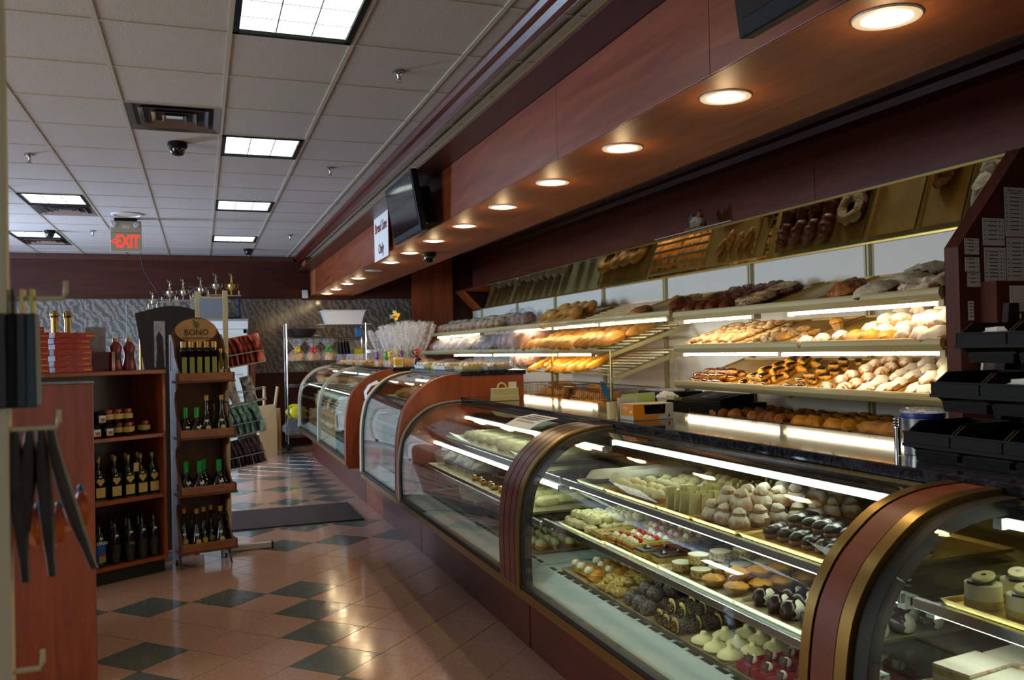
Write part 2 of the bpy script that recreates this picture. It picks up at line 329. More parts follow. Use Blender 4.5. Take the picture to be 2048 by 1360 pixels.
m.box(-3.9, .7, YF-.08, YF-.03, .5, .56); m.box(-3.9, .7, YF-.08, YF-.03, 2.84, 2.9)
wn = struct(obj('window_2', m, 'bronze_door'))
m = M(); m.box(-3.88, .68, YF-.062, YF-.054, .55, 2.85); obj('pane', m, 'case_glass', wn)
# back wall: wood above, marble slabs in the middle, wood wainscot below
wb = struct(obj('wall_back', M().box(XL-.12, XR+.15, YB+.02, YB+.14, 0, ZC2+.1), 'cherry_back'))
obj('wood_panelling', M().box(XL, 3.477, YB, YB+.02, 2.42, ZC), 'cherry_back', wb)
m = M(); m.box(XL, 3.477, YB-.012, YB+.02, 0, 1.2); obj('wainscot', m, 'cherry_back', wb, bevel=.003)
slab_v = []
for row in range(2):
    k = 0; x = 3.477
    while x > -3.6:
        x0 = x-.57; m = M(); m.box(x0+.0015, x-.0015, YB-.004, YB+.02, 1.2+row*.61+.0015, 1.2+(row+1)*.61-.0015)
        obj('marble_slab', m, 'marble', wb, bevel=.0015); x = x0
m = M(); m.box(3.48, 4.22, YB-.03, YB+.02, 0, 3.2); obj('end_panel', m, 'cherry', wb, bevel=.003)
struct(obj('trim_1', M().box(XL, 1.49, YB-.035, YB+.001, ZC-.09, ZC), 'cherry_dark', bevel=.01))
wr = struct(obj('wall_right', M().box(XR+.03, XR+.15, YF, YB, 0, ZC2+.1), 'cherry_wall'))
for k, (y0, y1) in enumerate(((.2, 3.1), (3.1, 5.55), (5.55, 8.0), (8.0, 10.45), (10.45, 12.9), (12.9, YB))):
    obj('wood_panel', M().box(XR-.005, XR+.03, y0+.002, y1-.002, 2.2, ZC2), 'cherry_wall', wr, bevel=.003)
seams = [3.5, 4.972, 6.393, 7.872, 9.328, 10.822, 12.314, 14.069, YB]
for a, b in zip(seams, seams[1:]):
    obj('white_panel', M().box(XR-.012, XR+.03, a+.004, b-.004, .7, 2.22), 'cream_wall', wr, bevel=.002)
for y in seams[1:-1]:
    m = M(); m.box(XR-.045, XR-.012, y-.024, y-.006, .75, 2.24); m.box(XR-.045, XR-.012, y+.006, y+.024, .75, 2.24); m.box(XR-.03, XR-.012, y-.006, y+.006, .75, 2.24)
    obj('slotted_upright', m, 'cream_metal', wr)
m = M(); m.prism([(XR, ZC2), (XR-.13, ZC2), (XR-.12, ZC2-.03), (XR-.07, ZC2-.05), (XR-.05, ZC2-.1), (XR-.02, ZC2-.12), (XR-.02, ZC2-.15), (XR, ZC2-.15)], .2, YB)
struct(obj('trim_2', m, 'cherry_dark'))
# ---------------------------------------------------------------- floor
fl = struct(obj('floor', M().box(XL-.12, XR+.15, YF-.12, YB+.14, -.08, -.004), 'grout'))
TS, FX, FY = .3186, -.529, 5.62; c45 = TS/math.sqrt(2)
dark = {(-1, -1), (0, 0), (1, 1), (2, 2), (1, 3), (0, 4), (-1, 5), (-2, 2), (-3, 3)}
def is_dark(i, j):
    a, b = i+j, i-j          # a to the right, b away from the photographer, in half diagonals
    if (i, j) in dark: return True
    if b == 6: return a % 2 == 0
    if b == 9 or b in (15, 19, 23, 27): return a % 2 == 1 and a <= 7
    if b > 14: return a == 7 and b % 2 == 1
    return b < -6 and a in (0, 4) and b % 2 == 0
tm = M(); q = TS/2-.0016; tm.taper(-q, q, -q, q, -.006, 0, .0012)
tile_me = {True: tm.mesh('tile_slate', 'tile_slate'), False: tm.mesh('tile_red', 'tile_terracotta')}
cells = []
for i in range(-40, 60):
    for j in range(-60, 50):
        x = FX+(i+j+1)*c45; y = FY+(i-j)*c45
        if XL+.2 < x < 1.75 and YF+.3 < y < YB-.15:
            vis = (-.62 < x < 1.62 and 4.1 < y < 13.6 and not (x < .1 and 6.3 < y < 8.2) and x/y > -.11)
            cells.append((0 if vis else 1, y, x, i, j))
cells.sort(); rest = {True: M(), False: M()}
for n, (nv, y, x, i, j) in enumerate(cells):
    d = is_dark(i, j)
    if n < 290 and not nv: link('tile', tile_me[d], fl, T(x, y, 0, PI/4))
    else:
        e = TS/math.sqrt(2)-.0016; rest[d].add([(x-e, y, 0), (x, y-e, 0), (x+e, y, 0), (x, y+e, 0), (x-e, y, -.006), (x, y-e, -.006), (x+e, y, -.006), (x, y+e, -.006)], [(0, 1, 2, 3), (0, 4, 5, 1), (1, 5, 6, 2), (2, 6, 7, 3), (3, 7, 4, 0)])
for d, nm in ((True, 'tile_slate'), (False, 'tile_terracotta')):
    o = obj('floor_tiling', rest[d], nm, fl); o['kind'] = 'stuff'
# ---------------------------------------------------------------- ceiling
ce = struct(obj('ceiling', M().box(XL-.12, 1.62, YF-.12, YB+.1, ZC+.02, ZC+.14), 'grout'))
ce2 = obj('ceiling_behind_soffit', M().box(1.62, XR+.15, YF-.12, YB+.1, ZC2+.02, ZC2+.14), 'grout', ce)
X0, Y0, CW, CH = .1658, 4.497, .6096, .6957
FIX = {(0, -1), (0, 3), (0, 7), (0, 11), (-3, 7), (-4, 11), (-4, 3)}
VEN = {(-1, 2), (-3, 8), (-4, 12)}
tm = M(); tm.taper(-CW/2+.011, CW/2-.011, -CH/2+.011, CH/2-.011, 0, .012, -.006); 
tile_c = tm.mesh('ceiling_tile', 'ceil_tile')
m = M(); m.box(-CW/2+.011, CW/2-.011, -CH/2+.011, CH/2-.011, 0, .012)
grid = M(); far = M()
for c in range(-9, 3):
    for r in range(-11, 15):
        x0, y0 = X0+c*CW, Y0+r*CH; x1, y1 = min(x0+CW, 1.50), min(y0+CH, YB)
        if x0 < XL: continue
        if (c, r) in FIX or (c, r) in VEN: continue
        if c == 2:
            o = obj('ceiling_tile', M().box(x0+.011, x1, y0+.011, y1-.011, ZC+.004, ZC+.016), 'ceil_tile', ce if r > -4 else ce); continue
        if r < -2 or c < -7: far.box(x0+.011, x1-.011, y0+.011, y1-.011, ZC+.004, ZC+.016)
        elif y0 < YB-.1: obj('ceiling_tile', M().box(x0+.011, x1-.011, y0+.011, y1-.011, ZC+.004, ZC+.016), 'ceil_tile', ce)
o = obj('ceiling_tiling', far, 'ceil_tile', ce); o['kind'] = 'stuff'
for c in range(-8, 3): obj('ceiling_runner', M().box(X0+c*CW-.012, X0+c*CW+.012, YF, YB, ZC-.002, ZC+.02), 'tbar', ce)
for r in range(-10, 15): obj('ceiling_cross_bar', M().box(XL, 1.5, Y0+r*CH-.012, Y0+r*CH+.012, ZC, ZC+.019), 'tbar', ce)
for r in range(-3, 15):
    for k in range(2): obj('ceiling_tile', M().box(2.45+k*1.07, 2.45+k*1.07+1.05, Y0+r*CH+.01, Y0+r*CH+CH-.01, ZC2+.004, ZC2+.016), 'ceil_tile', ce)
for r in range(-3, 15): obj('ceiling_cross_bar', M().box(2.4, XR, Y0+r*CH-.01, Y0+r*CH+.01, ZC2, ZC2+.019), 'tbar', ce)
# ---------------------------------------------------------------- soffit: crown, mirror strip, stepped box
so = struct(obj('trim_3', M().prism([(1.62, 2.9), (1.62, 2.88), (1.75, 2.88), (1.75, 2.47), (2.47, 2.47), (2.47, ZC2+.02), (1.66, ZC2+.02), (1.66, ZC+.01), (1.62, ZC+.01)], YF, YB), 'soffit_wood'))
so.name = 'trim_4'
obj('soffit_ledge', M().box(1.545, 1.75, YF, YB, 2.86, 2.882), 'cherry_dark', so)
obj('gold_edge', M().box(1.54, 1.552, YF, YB, 2.876, 2.884), 'gold_frame', so)
for k in range(14):
    y = 13.9-k*1.407
    if y > -.5: obj('fascia_panel', M().box(1.742, 1.752, y-1.407*2+.002 if 0 else y-1.405, y, 2.472, 2.858), 'cherry_h', so, bevel=.002)
for k in range(10):
    y = 13.67-k*1.41
    obj('mirror_panel', M().box(1.566, 1.574, y-1.4085, y, 2.884, ZC), 'mirror', so)
m = M(); m.prism([(1.575, ZC), (1.488, ZC), (1.488, ZC-.02), (1.50, ZC-.045), (1.53, ZC-.055), (1.545, ZC-.085), (1.562, ZC-.1), (1.575, ZC-.1)], YF, YB)
obj('crown_moulding', m, 'mahogany', so, smooth=False)
# the wooden end board of the soffit at the back wall
obj('soffit_end', M().box(1.6, 2.5, YB-.02, YB, 2.4, 2.48), 'cherry_back', so)
# downlights
DL = [2.012, 2.85, 3.724, 4.604, 5.477, 6.377, 7.294, 8.22, 9.122, 10.095, 11.129, 12.025, 13.068, 14.057]
words = ['nearest the photographer, above the black bins', 'second from the photographer', 'third from the photographer', 'fourth from the photographer', 'fifth from the photographer', 'sixth from the photographer, before the small television', 'beside the small television', 'next to the dark camera dome under the soffit',
         'first beyond the camera dome under the soffit', 'unlit', 'first beyond the unlit one', 'third from the back wall', 'second from the back wall', 'closest to the back wall']
m = M(); m.lathe([(.072, 0), (.074, -.006), (.098, -.006), (.1, 0)], 28); ring_me = m.mesh('trim_ring', 'white_plastic', True)
m = M(); m.lathe([(.001, .001), (.073, .001), (.073, -.001), (.05, -.008), (.001, -.011)], 24); lens_me = m.mesh('lens', 'down_light', True); lens_off = m.mesh('lens_off', 'white_plastic', True)
for k, y in enumerate(DL):
    if k == 8: pass
    o = link('recessed_downlight', ring_me, None, T(1.945, y, 2.4695)); lit = k != 9
    tag(o, 'round recessed downlight in the soffit, '+words[k], 'light', 'recessed downlights along the soffit')
    link('lens', lens_me if lit else lens_off, o, T(0, 0, -.0015))
    if lit:
        p_ = bpy.data.lights.new('soffit_halo_fill', 'POINT'); p_.energy = GLOW_W; p_.color = (1, .70, .36); p_.shadow_soft_size = .03; p_.specular_factor = .15; po = bpy.data.objects.new('soffit_halo_fill', p_); COL.objects.link(po); po.location = (1.945, y, 2.385)  # added point lamp below the lens, puts an orange halo on the soffit
        l = bpy.data.lights.new('downlight_lamp', 'SPOT'); l.energy = DOWN_W; l.color = (1, .74, .42); l.spot_size = 2.95; l.spot_blend = .6; l.shadow_soft_size = .05
        lo = bpy.data.objects.new('downlight_lamp', l); COL.objects.link(lo); lo.location = (1.945, y, 2.45)
for kk, y in enumerate([1.15, .3, -.6, -1.5]):
    o = link('recessed_downlight', ring_me, None, T(1.945, y, 2.4695)); tag(o, 'round soffit downlight outside the picture, '+('first', 'second', 'third', 'farthest')[kk]+' before the visible row', 'light', 'downlights outside the picture'); link('lens', lens_me, o, T(0, 0, -.0015))
    p_ = bpy.data.lights.new('soffit_halo_fill', 'POINT'); p_.energy = GLOW_W*.7; p_.color = (1, .70, .36); p_.shadow_soft_size = .03; p_.specular_factor = .15; po = bpy.data.objects.new('soffit_halo_fill', p_); COL.objects.link(po); po.location = (1.945, y, 2.385)  # same added halo lamp for the soffit underside
    l = bpy.data.lights.new('downlight_lamp', 'SPOT'); l.energy = DOWN_W*.7; l.color = (1, .74, .42); l.spot_size = 2.95; l.spot_blend = .6; l.shadow_soft_size = .05
    lo = bpy.data.objects.new('downlight_lamp', l); COL.objects.link(lo); lo.location = (1.945, y, 2.45)
# fluorescent fixtures (3 x 3 louvre cells)
fw = {(0, -1): 'nearest and largest in the picture', (0, 3): 'beside the dark camera dome and air vent', (0, 7): 'third from the photographer in the middle row', (0, 11): 'farthest in the middle row', (-3, 7): 'at the left beside an air vent', (-4, 11): 'far left with a camera dome below it', (-4, 3): 'out to the left of the picture'}
for (c, r) in sorted(FIX):
    x0, y0 = X0+c*CW, Y0+r*CH
    t = thing('fluorescent_fixture', 'square recessed fluorescent ceiling fixture, '+fw[(c, r)], 'light', (x0+CW/2, y0+CH/2, ZC), 0, 'fluorescent ceiling fixtures')
    m = M(); a, b = CW/2-.012, CH/2-.012
    for q in ((-a, -a+.03, -b, b), (a-.03, a, -b, b), (-a, a, -b, -b+.03), (-a, a, b-.03, b)): m.box(q[0], q[1], q[2], q[3], -.006, .03)
    obj('frame', m, 'black_plastic', t)
    m = M(); m.box(-a+.03, a-.03, -b+.03, b-.03, .012, .02); obj('diffuser', m, 'fix_light', t)
    m = M()
    for i in (1, 2): m.box(-a+.03+i*(2*a-.06)/3-.003, -a+.03+i*(2*a-.06)/3+.003, -b+.03, b-.03, -.001, .013); m.box(-a+.03, a-.03, -b+.03+i*(2*b-.06)/3-.003, -b+.03+i*(2*b-.06)/3+.003, -.001, .013)
    obj('louvre', m, 'chrome', t)
# vents
vw = {(-1, 2): 'tarnished nested-frame vent near the camera dome', (-3, 8): 'vent behind the fixture at the left edge', (-4, 12): 'vent behind the far left fixture'}
for (c, r) in sorted(VEN):
    x0, y0 = X0+c*CW, Y0+r*CH
    t = thing('ceiling_vent', 'silver ceiling air diffuser, '+vw[(c, r)], 'vent', (x0+CW/2, y0+CH/2, ZC), 0, 'ceiling air vents')
    m = M(); a, b = CW/2-.012, CH/2-.012; m.box(-a, a, -b, b, .035, .04); obj('backing', m, 'vent_dark', t)
    for k, sc in enumerate((1, .74, .48, .26)):
        m = M(); A, B = a*sc, b*sc; i0 = .035 if k else .06
        P0 = [(-A, -B, -.004-.0*k), (A, -B, -.004), (A, B, -.004), (-A, B, -.004)]; P1 = [(x*(1-i0/A), y*(1-i0/B), .03) for x, y, z in P0]; P2 = [(x, y, z+.004) for x, y, z in P0]; P3 = [(x, y, z+.003) for x, y, z in P1]
        m.loft([P2, P0, P1, P3], closed=True)
        if k == 3: m.box(-A*.7, A*.7, -B*.7, B*.7, .01, .014)
        obj('vane', m, 'steel', t)
# domes, sprinklers, speaker
def dome(x, y, z, lab, s=1):
    t = thing('security_camera', lab, 'camera', (x, y, z))
    m = M(); m.lathe([(.07*s, 0), (.072*s, -.03*s), (.06*s, -.045*s), (.03*s, -.045*s)], 20); obj('housing', m, 'black_plastic', t, True)
    m = M(); m.lathe([(.056*s, -.044*s), (.054*s, -.07*s), (.038*s, -.092*s), (.015*s, -.1*s), (.001, -.101*s)], 20); obj('dome', m, 'screen', t, True)
dome(-.136, 6.93, ZC, 'black security camera dome beside the square air vent'); dome(-1.747, 12.06, ZC, 'black security camera dome in front of the far left light', .9)
dome(.709, 13.6, ZC, 'black security camera dome near the back wall and farthest fixture', .95); dome(2.128, 8.19, 2.47, 'black and silver camera dome under the soffit')
dome(-1.87, 9.2, ZC, 'black security camera dome over the left of the shop', .8)
for k, (x, y, w_) in enumerate(((-1.239, 7.61, 'left, near the left-hand lights'), (1.088, 7.543, 'right of the second bright fixture'), (-1.251, 11.977, 'far left, beyond the exit sign'), (1.168, 11.908, 'far right, near the back of the crown moulding'), (1.1, 4.843, 'closest, right of the largest fixture'))):
    t = thing('fire_sprinkler', 'chrome pendant fire sprinkler, '+w_, 'sprinkler', (x, y, ZC))
    m = M(); m.lathe([(.035, 0), (.036, -.006), (.02, -.01), (.012, -.02), (.009, -.05)], 14); obj('escutcheon', m, 'steel', t, True)
    m = M(); m.tube([(-.014, 0, -.022), (-.012, 0, -.045), (0, 0, -.058)], .003, 5); m.tube([(.014, 0, -.022), (.012, 0, -.045), (0, 0, -.058)], .003, 5); m.lathe([(.018, -.06), (.018, -.063)], 10); obj('deflector', m, 'steel', t)
t = thing('ceiling_speaker', 'round white flush ceiling speaker above the exit sign', 'speaker', (-.752, 10.54, ZC))
obj('speaker_rim', M().lathe([(.165, 0), (.165, -.008), (.14, -.012), (.138, -.004)], 32), 'white_plastic', t, True); obj('grille', M().lathe([(.138, -.004), (.08, -.008), (.001, -.009)], 32), 'tbar', t, True)
# exit sign
t = thing('exit_sign', 'grey combined exit sign and emergency light with red EXIT and arrow', 'sign', (-.79, 10.9, 2.97))
obj('canopy', M().box(-.12, .12, -.07, .07, .12, .145), 'black_plastic', t)
obj('lamp_housing', M().box(-.165, .165, -.04, .04, -.015, .12), 'tbar', t, bevel=.006); obj('sign_plate', M().box(-.165, .165, -.03, .03, -.235, -.017), 'tbar', t, bevel=.004)
for sx in (-.12, .12):
    e = obj('lamp_head', M().lathe([(.03, 0), (.034, .02), (.03, .035), (.001, .04)], 16), 'white_plastic', t, True, mw=T(sx, -.04, .075, 0, PI/2)); obj('lamp_bulb', M().lathe([(.022, .036), (.018, .046), (.001, .048)], 12), 'chrome', e, True)
obj('test_panel', M().box(-.04, .04, -.044, -.039, .03, .07), 'white_plastic', t)
e = text('exit_letters', 'EXIT', .2, 'exit_red', upright((.02, -.032, -.125), (0, -1, 0)), t, .002, sx=.62, bold=.004)
e = text('exit_arrow', '<', .12, 'exit_red', upright((-.135, -.032, -.125), (0, -1, 0)), t, .002, sx=.8, bold=.002)
pts = [(-.64, 10.93, 2.73), (-.63, 10.95, 2.62), (-.6, 10.9, 2.5), (-.55, 10.9, 2.42), (-.47, 10.9, 2.28), (-.42, 10.95, 2.16)]
tag(obj('power_cord', M().tube(pts, .006, 6), 'black_rubber'), 'thin black power cord hanging down from the exit sign', 'cord')
# floor mat
m = M(); m.taper(-1.7, 1.36, 7.72, 8.66, 0.001, .012, .004); tag(obj('floor_mat', m, 'mat_brown'), 'dark brown ribbed entrance mat across the tiled aisle', 'mat')
# wall alarm
t = thing('wall_alarm', 'small white box alarm on the wood wall beside the soffit', 'alarm', (1.66, YB, 2.5)); obj('case', M().box(-.05, .05, -.05, 0, -.07, .07), 'white_plastic', t, bevel=.012); obj('lens', M().box(-.065, .065, -.012, -.001, -.085, .085), 'black_plastic', t)
# televisions
def tv(lab, y0, y1, z0, z1, x, tilt):
    W, H = y1-y0, z1-z0
    t = thing('television', lab, 'television', (x, (y0+y1)/2, z0)); t.rotation_euler = (0, -tilt, 0)
    obj('body', M().box(0, .05, -W/2, W/2, 0, H), 'black_plastic', t, bevel=.006); obj('screen', M().box(-.003, .001, -W/2+.03, W/2-.03, .05, H-.03), 'screen', t)
    obj('logo', M().box(-.003, .001, -.012, .012, .016, .024), 'chrome', t); obj('wall_bracket', M().box(.05, .20, -.2, .2, .08, H-.1), 'black_plastic', t)
    return t
tv('small flat television angled down from the soffit beside the Bread Line sign', 6.2, 7.13, 2.40, 2.86, 1.555, .16)
tv('large flat television cut off by the top edge above the soffit lights', .75, 2.08, 2.375, 3.02, 1.47, .14)
t = thing('hanging_sign', 'white Bread Line Only sign with maroon border hung from the soffit', 'sign', (1.70, 8.41, 2.415))
obj('board', M().box(0, .008, -.35, .35, 0, .455), 'paper', t); obj('border', M().box(-.001, .009, -.352, .352, 0, .006).box(-.001, .009, -.352, .352, .449, .455).box(-.001, .009, -.352, -.346, 0, .455).box(-.001, .009, .346, .352, 0, .455), 'dark_red', t)
e = text('letters', 'Bread Line', .145, 'dark_red', upright((-.002, 0, .33), (-1, 0, 0)), t, .0008, sx=.92, bold=.002); e = text('letters', 'Only', .145, 'dark_red', upright((-.002, 0, .11), (-1, 0, 0)), t, .0008, sx=.92, bold=.002)
# ================================================================ display cases
def crom(P, n=4):
    out = []
    for i in range(len(P)-1):
        a, b, c, d = P[max(i-1, 0)], P[i], P[i+1], P[min(i+2, len(P)-1)]
        for k in range(n):
            t = k/n; out.append(tuple(.5*((2*b[j])+(-a[j]+c[j])*t+(2*a[j]-5*b[j]+4*c[j]-d[j])*t*t+(-a[j]+3*b[j]-3*c[j]+d[j])*t**3) for j in (0, 1)))
    return out+[P[-1]]
PLOW = crom([(1.345, .43), (1.342, .60), (1.348, .74), (1.371, .869), (1.421, .96), (1.48, 1.02), (1.556, 1.073), (1.633, 1.10), (1.71, 1.113), (1.81, 1.118)])
PTALL = crom([(1.352, .43), (1.355, .70), (1.362, .86), (1.383, .98), (1.412, 1.07), (1.487, 1.168), (1.585, 1.247), (1.70, 1.290), (1.82, 1.308)])
def offs(P, d):
    out = []
    for i, p in enumerate(P):
        a, b = P[max(i-1, 0)], P[min(i+1, len(P)-1)]; dx, dz = b[0]-a[0], b[1]-a[1]; l = math.hypot(dx, dz)
        out.append((p[0]-dz/l*d, p[1]+dx/l*d))       # outward (towards the aisle and up)
    return out
def band(m, P, y0, y1, d0, d1, mi=None):
    A, B = offs(P, d0), offs(P, d1); n = len(P)
    rows = [[(A[i][0], y0, A[i][1]), (B[i][0], y0, B[i][1]), (B[i][0], y1, B[i][1]), (A[i][0], y1, A[i][1])] for i in range(n)]
    m.loft(rows, mi, closed=True)
    k = len(m.v)-4*n; m.f += [(k, k+1, k+2, k+3), (k+4*n-1, k+4*n-2, k+4*n-3, k+4*n-4)]; m.mi += [m.k if mi is None else mi]*2
    return m
XBK = 2.28
def case(label, y0, y1, P, ztop, shelves, tubes, seams_y=(), glass_gap=.012, deck_slots=True):
    t = thing('display_case', label, 'display case', (1.8, (y0+y1)/2, 0), 0, 'curved glass bakery display cases')
    oy = (y0+y1)/2; I = Matrix.Translation((-1.8, -oy, 0))
    def part(name, m, mats, **k): return obj(name, m, mats, t, mw=I, **k)
    a, b = y0, y1
    part('glass_front', band(M(), P, a+glass_gap, b-glass_gap, -.003, .003), 'case_glass', smooth=True)
    part('body', M().box(1.56, XBK, a, b, 0, .40), 'cherry_dark')
    ys = [a]+[s for s in seams_y if a < s < b]+[b]
    for u, v in zip(ys, ys[1:]): part('base_panel', M().box(1.53, 1.562, u+(.006 if u > y0 else 0), v-(.006 if v < y1 else 0), .0, .385), 'cherry_base')
    rail = M().prism([(1.332, .385), (1.332, .425), (1.35, .43), (1.36, .43), (1.40, .40), (1.53, .40), (1.53, .385)], a, b)
    part('bottom_rail', rail, 'brass'); part('gasket', M().box(1.336, 1.375, a+.01, b-.01, .428, .447), 'black_rubber')
    # white air deflector and ventilated deck
    part('air_deflector', M().prism([(1.375, .43), (1.39, .43), (1.485, .487), (1.485, .497), (1.478, .497)], a+.01, b-.01), 'deck_white')
    part('deck', M().box(1.48, XBK-.02, a+.01, b-.01, .40, .486), 'deck_white')
    if deck_slots:
        m = M(); y = a+.05
        while y < b-.09: m.box(1.489, 1.519, y, y+.06, .484, .4875); y += .085
        part('vent_slots', m, 'vent_dark')
    part('back_panel', M().box(XBK-.02, XBK, a+.005, b-.005, .40, ztop-.03), 'bronze_door')
    part('door_rail', M().box(XBK-.035, XBK-.02, a+.005, b-.005, .40, .44).box(XBK-.035, XBK-.02, (a+b)/2-.02, (a+b)/2+.02, .4, ztop-.03), 'brass')
    part('roof_plate', M().box(1.80, XBK, a, b, ztop-.03, ztop-.002), 'steel')
    part('top_channel', M().box(1.80, 1.835, a+.005, b-.005, ztop-.045, ztop-.004), 'black_rubber'); part('brass_bead', M().box(1.796, 1.806, a+.005, b-.005, ztop-.010, ztop+.002), 'brass')
    for (x, z) in shelves:
        s = part('glass_shelf', M().box(x, 2.24, a+.02, b-.02, z-.008, z), 'shelf_glass')
        part('shelf_front_rail', M().box(x-.012, x+.004, a+.02, b-.02, z-.018, z+.008), 'steel', bevel=.002)
    for (x, z) in tubes:
        m = M(); m.tube([(x, a+.06, z), (x, b-.06, z)], .009, 8); part('lamp_tube', m, 'tube_light')
        part('lamp_holder', M().box(x+.004, x+.03, a+.03, b-.03, z-.006, z+.016).box(x-.012, x+.012, a+.03, a+.055, z-.014, z+.014).box(x-.012, x+.012, b-.055, b-.03, z-.014, z+.014), 'white_plastic')
    return t
SHL = ((1.60, .88), (1.50, .70)); TBL = ((1.85, 1.045), (1.625, .855), (1.53, .676))
case('near right curved display case with banana cakes and powdered slices', .35, 1.63, PLOW, 1.118, SHL, ((1.85, 1.045), (1.63, .855)))
case('middle curved display case full of cream puffs, eclairs and pastries', 1.63, 3.75, PLOW, 1.118, SHL, TBL, (2.9,))
case('low curved display case with cakes under a clipped white price card', 3.75, 6.20, PLOW, 1.118, ((1.60, .88), (1.50, .68)), ((1.85, 1.0), (1.61, .83)), (4.035,))
case('tall curved display case with a black bow and price tags inside', 6.20, 7.72, PTALL, 1.31, ((1.45, .72), (1.42, .92), (1.52, 1.10)), ((1.85, 1.24),), (6.292,))
case('far tall steel framed display case with bread rolls, reflecting a white window', 8.57, 10.72, PTALL, 1.31, ((1.42, .70), (1.40, .90), (1.50, 1.08)), ((1.85, 1.24), (1.5, 1.06)))
case('farthest tall steel framed display case beside the chrome wire rack', 10.72, 12.94, PTALL, 1.31, ((1.42, .70), (1.40, .90), (1.50, 1.08)), ((1.85, 1.24), (1.5, 1.06)))
def frame_arch(label, P, parts, name='case_divider', ztop=1.118):
    y = (parts[0][1]+parts[-1][2])/2; t = thing(name, label, 'frame', (1.4, y, .385)); I = Matrix.Translation((-1.4, -y, -.385))
    for (nm, y0, y1, d0, d1, mt) in parts:
        obj(nm, band(M(), P, y0, y1, d0, d1), mt, t, True, mw=I)
    return t
frame_arch('wide curved divider of red wood between brass strips, nearest of the arches', PLOW, [('gasket', 1.50, 1.545, -.03, .006, 'black_rubber'), ('brass_strip', 1.545, 1.582, -.008, .022, 'brass'), ('groove', 1.582, 1.588, -.03, .012, 'black_rubber'), ('wood_band', 1.588, 1.662, -.03, .019, 'cherry_band'), ('groove', 1.662, 1.668, -.03, .012, 'black_rubber'), ('brass_strip', 1.668, 1.70, -.03, .022, 'brass')])
frame_arch('curved divider of grooved dark red wood and brass between the middle cases', PLOW, [('gasket', 3.58, 3.62, -.03, .005, 'black_rubber'), ('brass_strip', 3.62, 3.665, -.008, .020, 'brass'), ('groove', 3.665, 3.675, -.03, .010, 'black_rubber'), ('wood_strip', 3.675, 3.735, -.03, .019, 'mahogany'), ('groove', 3.735, 3.742, -.03, .010, 'black_rubber'), ('wood_strip', 3.742, 3.81, -.03, .019, 'mahogany'), ('groove', 3.81, 3.818, -.03, .010, 'black_rubber'), ('wood_strip', 3.818, 3.885, -.03, .019, 'mahogany')])
frame_arch('slim polished steel arch against the large cherry side panel', PLOW, [('gasket', 6.06, 6.10, -.02, .008, 'black_rubber'), ('steel_strip', 6.10, 6.135, -.01, .018, 'champagne')])
frame_arch('cream and black steel arch at the end of the tall case by the cash gap', PTALL, [('gasket', 7.64, 7.69, -.02, .008, 'black_rubber'), ('steel_strip', 7.69, 7.78, -.03, .016, 'ivory')])
frame_arch('slim chrome arch between the two far tall cases', PTALL, [('steel_strip', 10.67, 10.75, -.01, .02, 'champagne')])
frame_arch('slim chrome arch at the far end of the case row', PTALL, [('steel_strip', 12.9, 12.98, -.01, .02, 'champagne')])
def side_panel(label, y0, y1, zb, P=PTALL):
    poly = [(1.352, zb)]+[p for p in offs(P, .02) if p[1] > zb]+[(2.315, 1.308), (2.315, .0), (1.60, 0), (1.60, zb)]
    m = M(); m.prism(poly, y0, y1); return tag(obj('case_end_board', m, 'cherry', bevel=.003), label, 'panel')
side_panel('large curved cherry wood side panel closing the tall case above the low counter', 6.14, 6.25, .40)
side_panel('narrow curved cherry wood side panel at the far side of the cash gap', 8.52, 8.62, .36)
p_ = [(1.35, .43)]+[p for p in PLOW if p[1] > .43]+[(2.28, 1.118), (2.28, 0), (1.56, 0), (1.56, .43)]
tag(obj('case_end_board', M().prism(p_, .30, .345), 'cherry'), 'cherry end board closing the near right case, outside the picture', 'panel')
# filler counter in the gap
t = thing('service_counter', 'small low counter between the tall cases with a granite top', 'counter', (1.9, 8.15, 0))
obj('body', M().box(1.55-1.9, XBK-1.9, -.36, .36, 0, .915), 'cherry_h', t); obj('granite_top', M().box(1.50-1.9, 2.31-1.9, -.365, .365, .915, .95), 'granite', t, bevel=.003)
obj('base_panel', M().box(1.532-1.9, 1.549-1.9, -.43, .42, .0, .91), 'cherry_h', t, bevel=.002)
# granite slabs
def slab(label, y0, y1, z0, z1, x0=1.815, x1=2.335, mt='granite'):
    return tag(obj('granite_slab', M().box(x0, x1, y0, y1, z0, z1), mt, bevel=.004), label, 'countertop')
slab('long polished dark granite countertop along the low cases', .35, 6.135, 1.12, 1.155)
slab('granite top on the tall case with the cherry end panel', 6.13, 7.76, 1.31, 1.345)
slab('far granite top carrying the gift bags and pastry boxes', 8.5, 12.95, 1.31, 1.345)
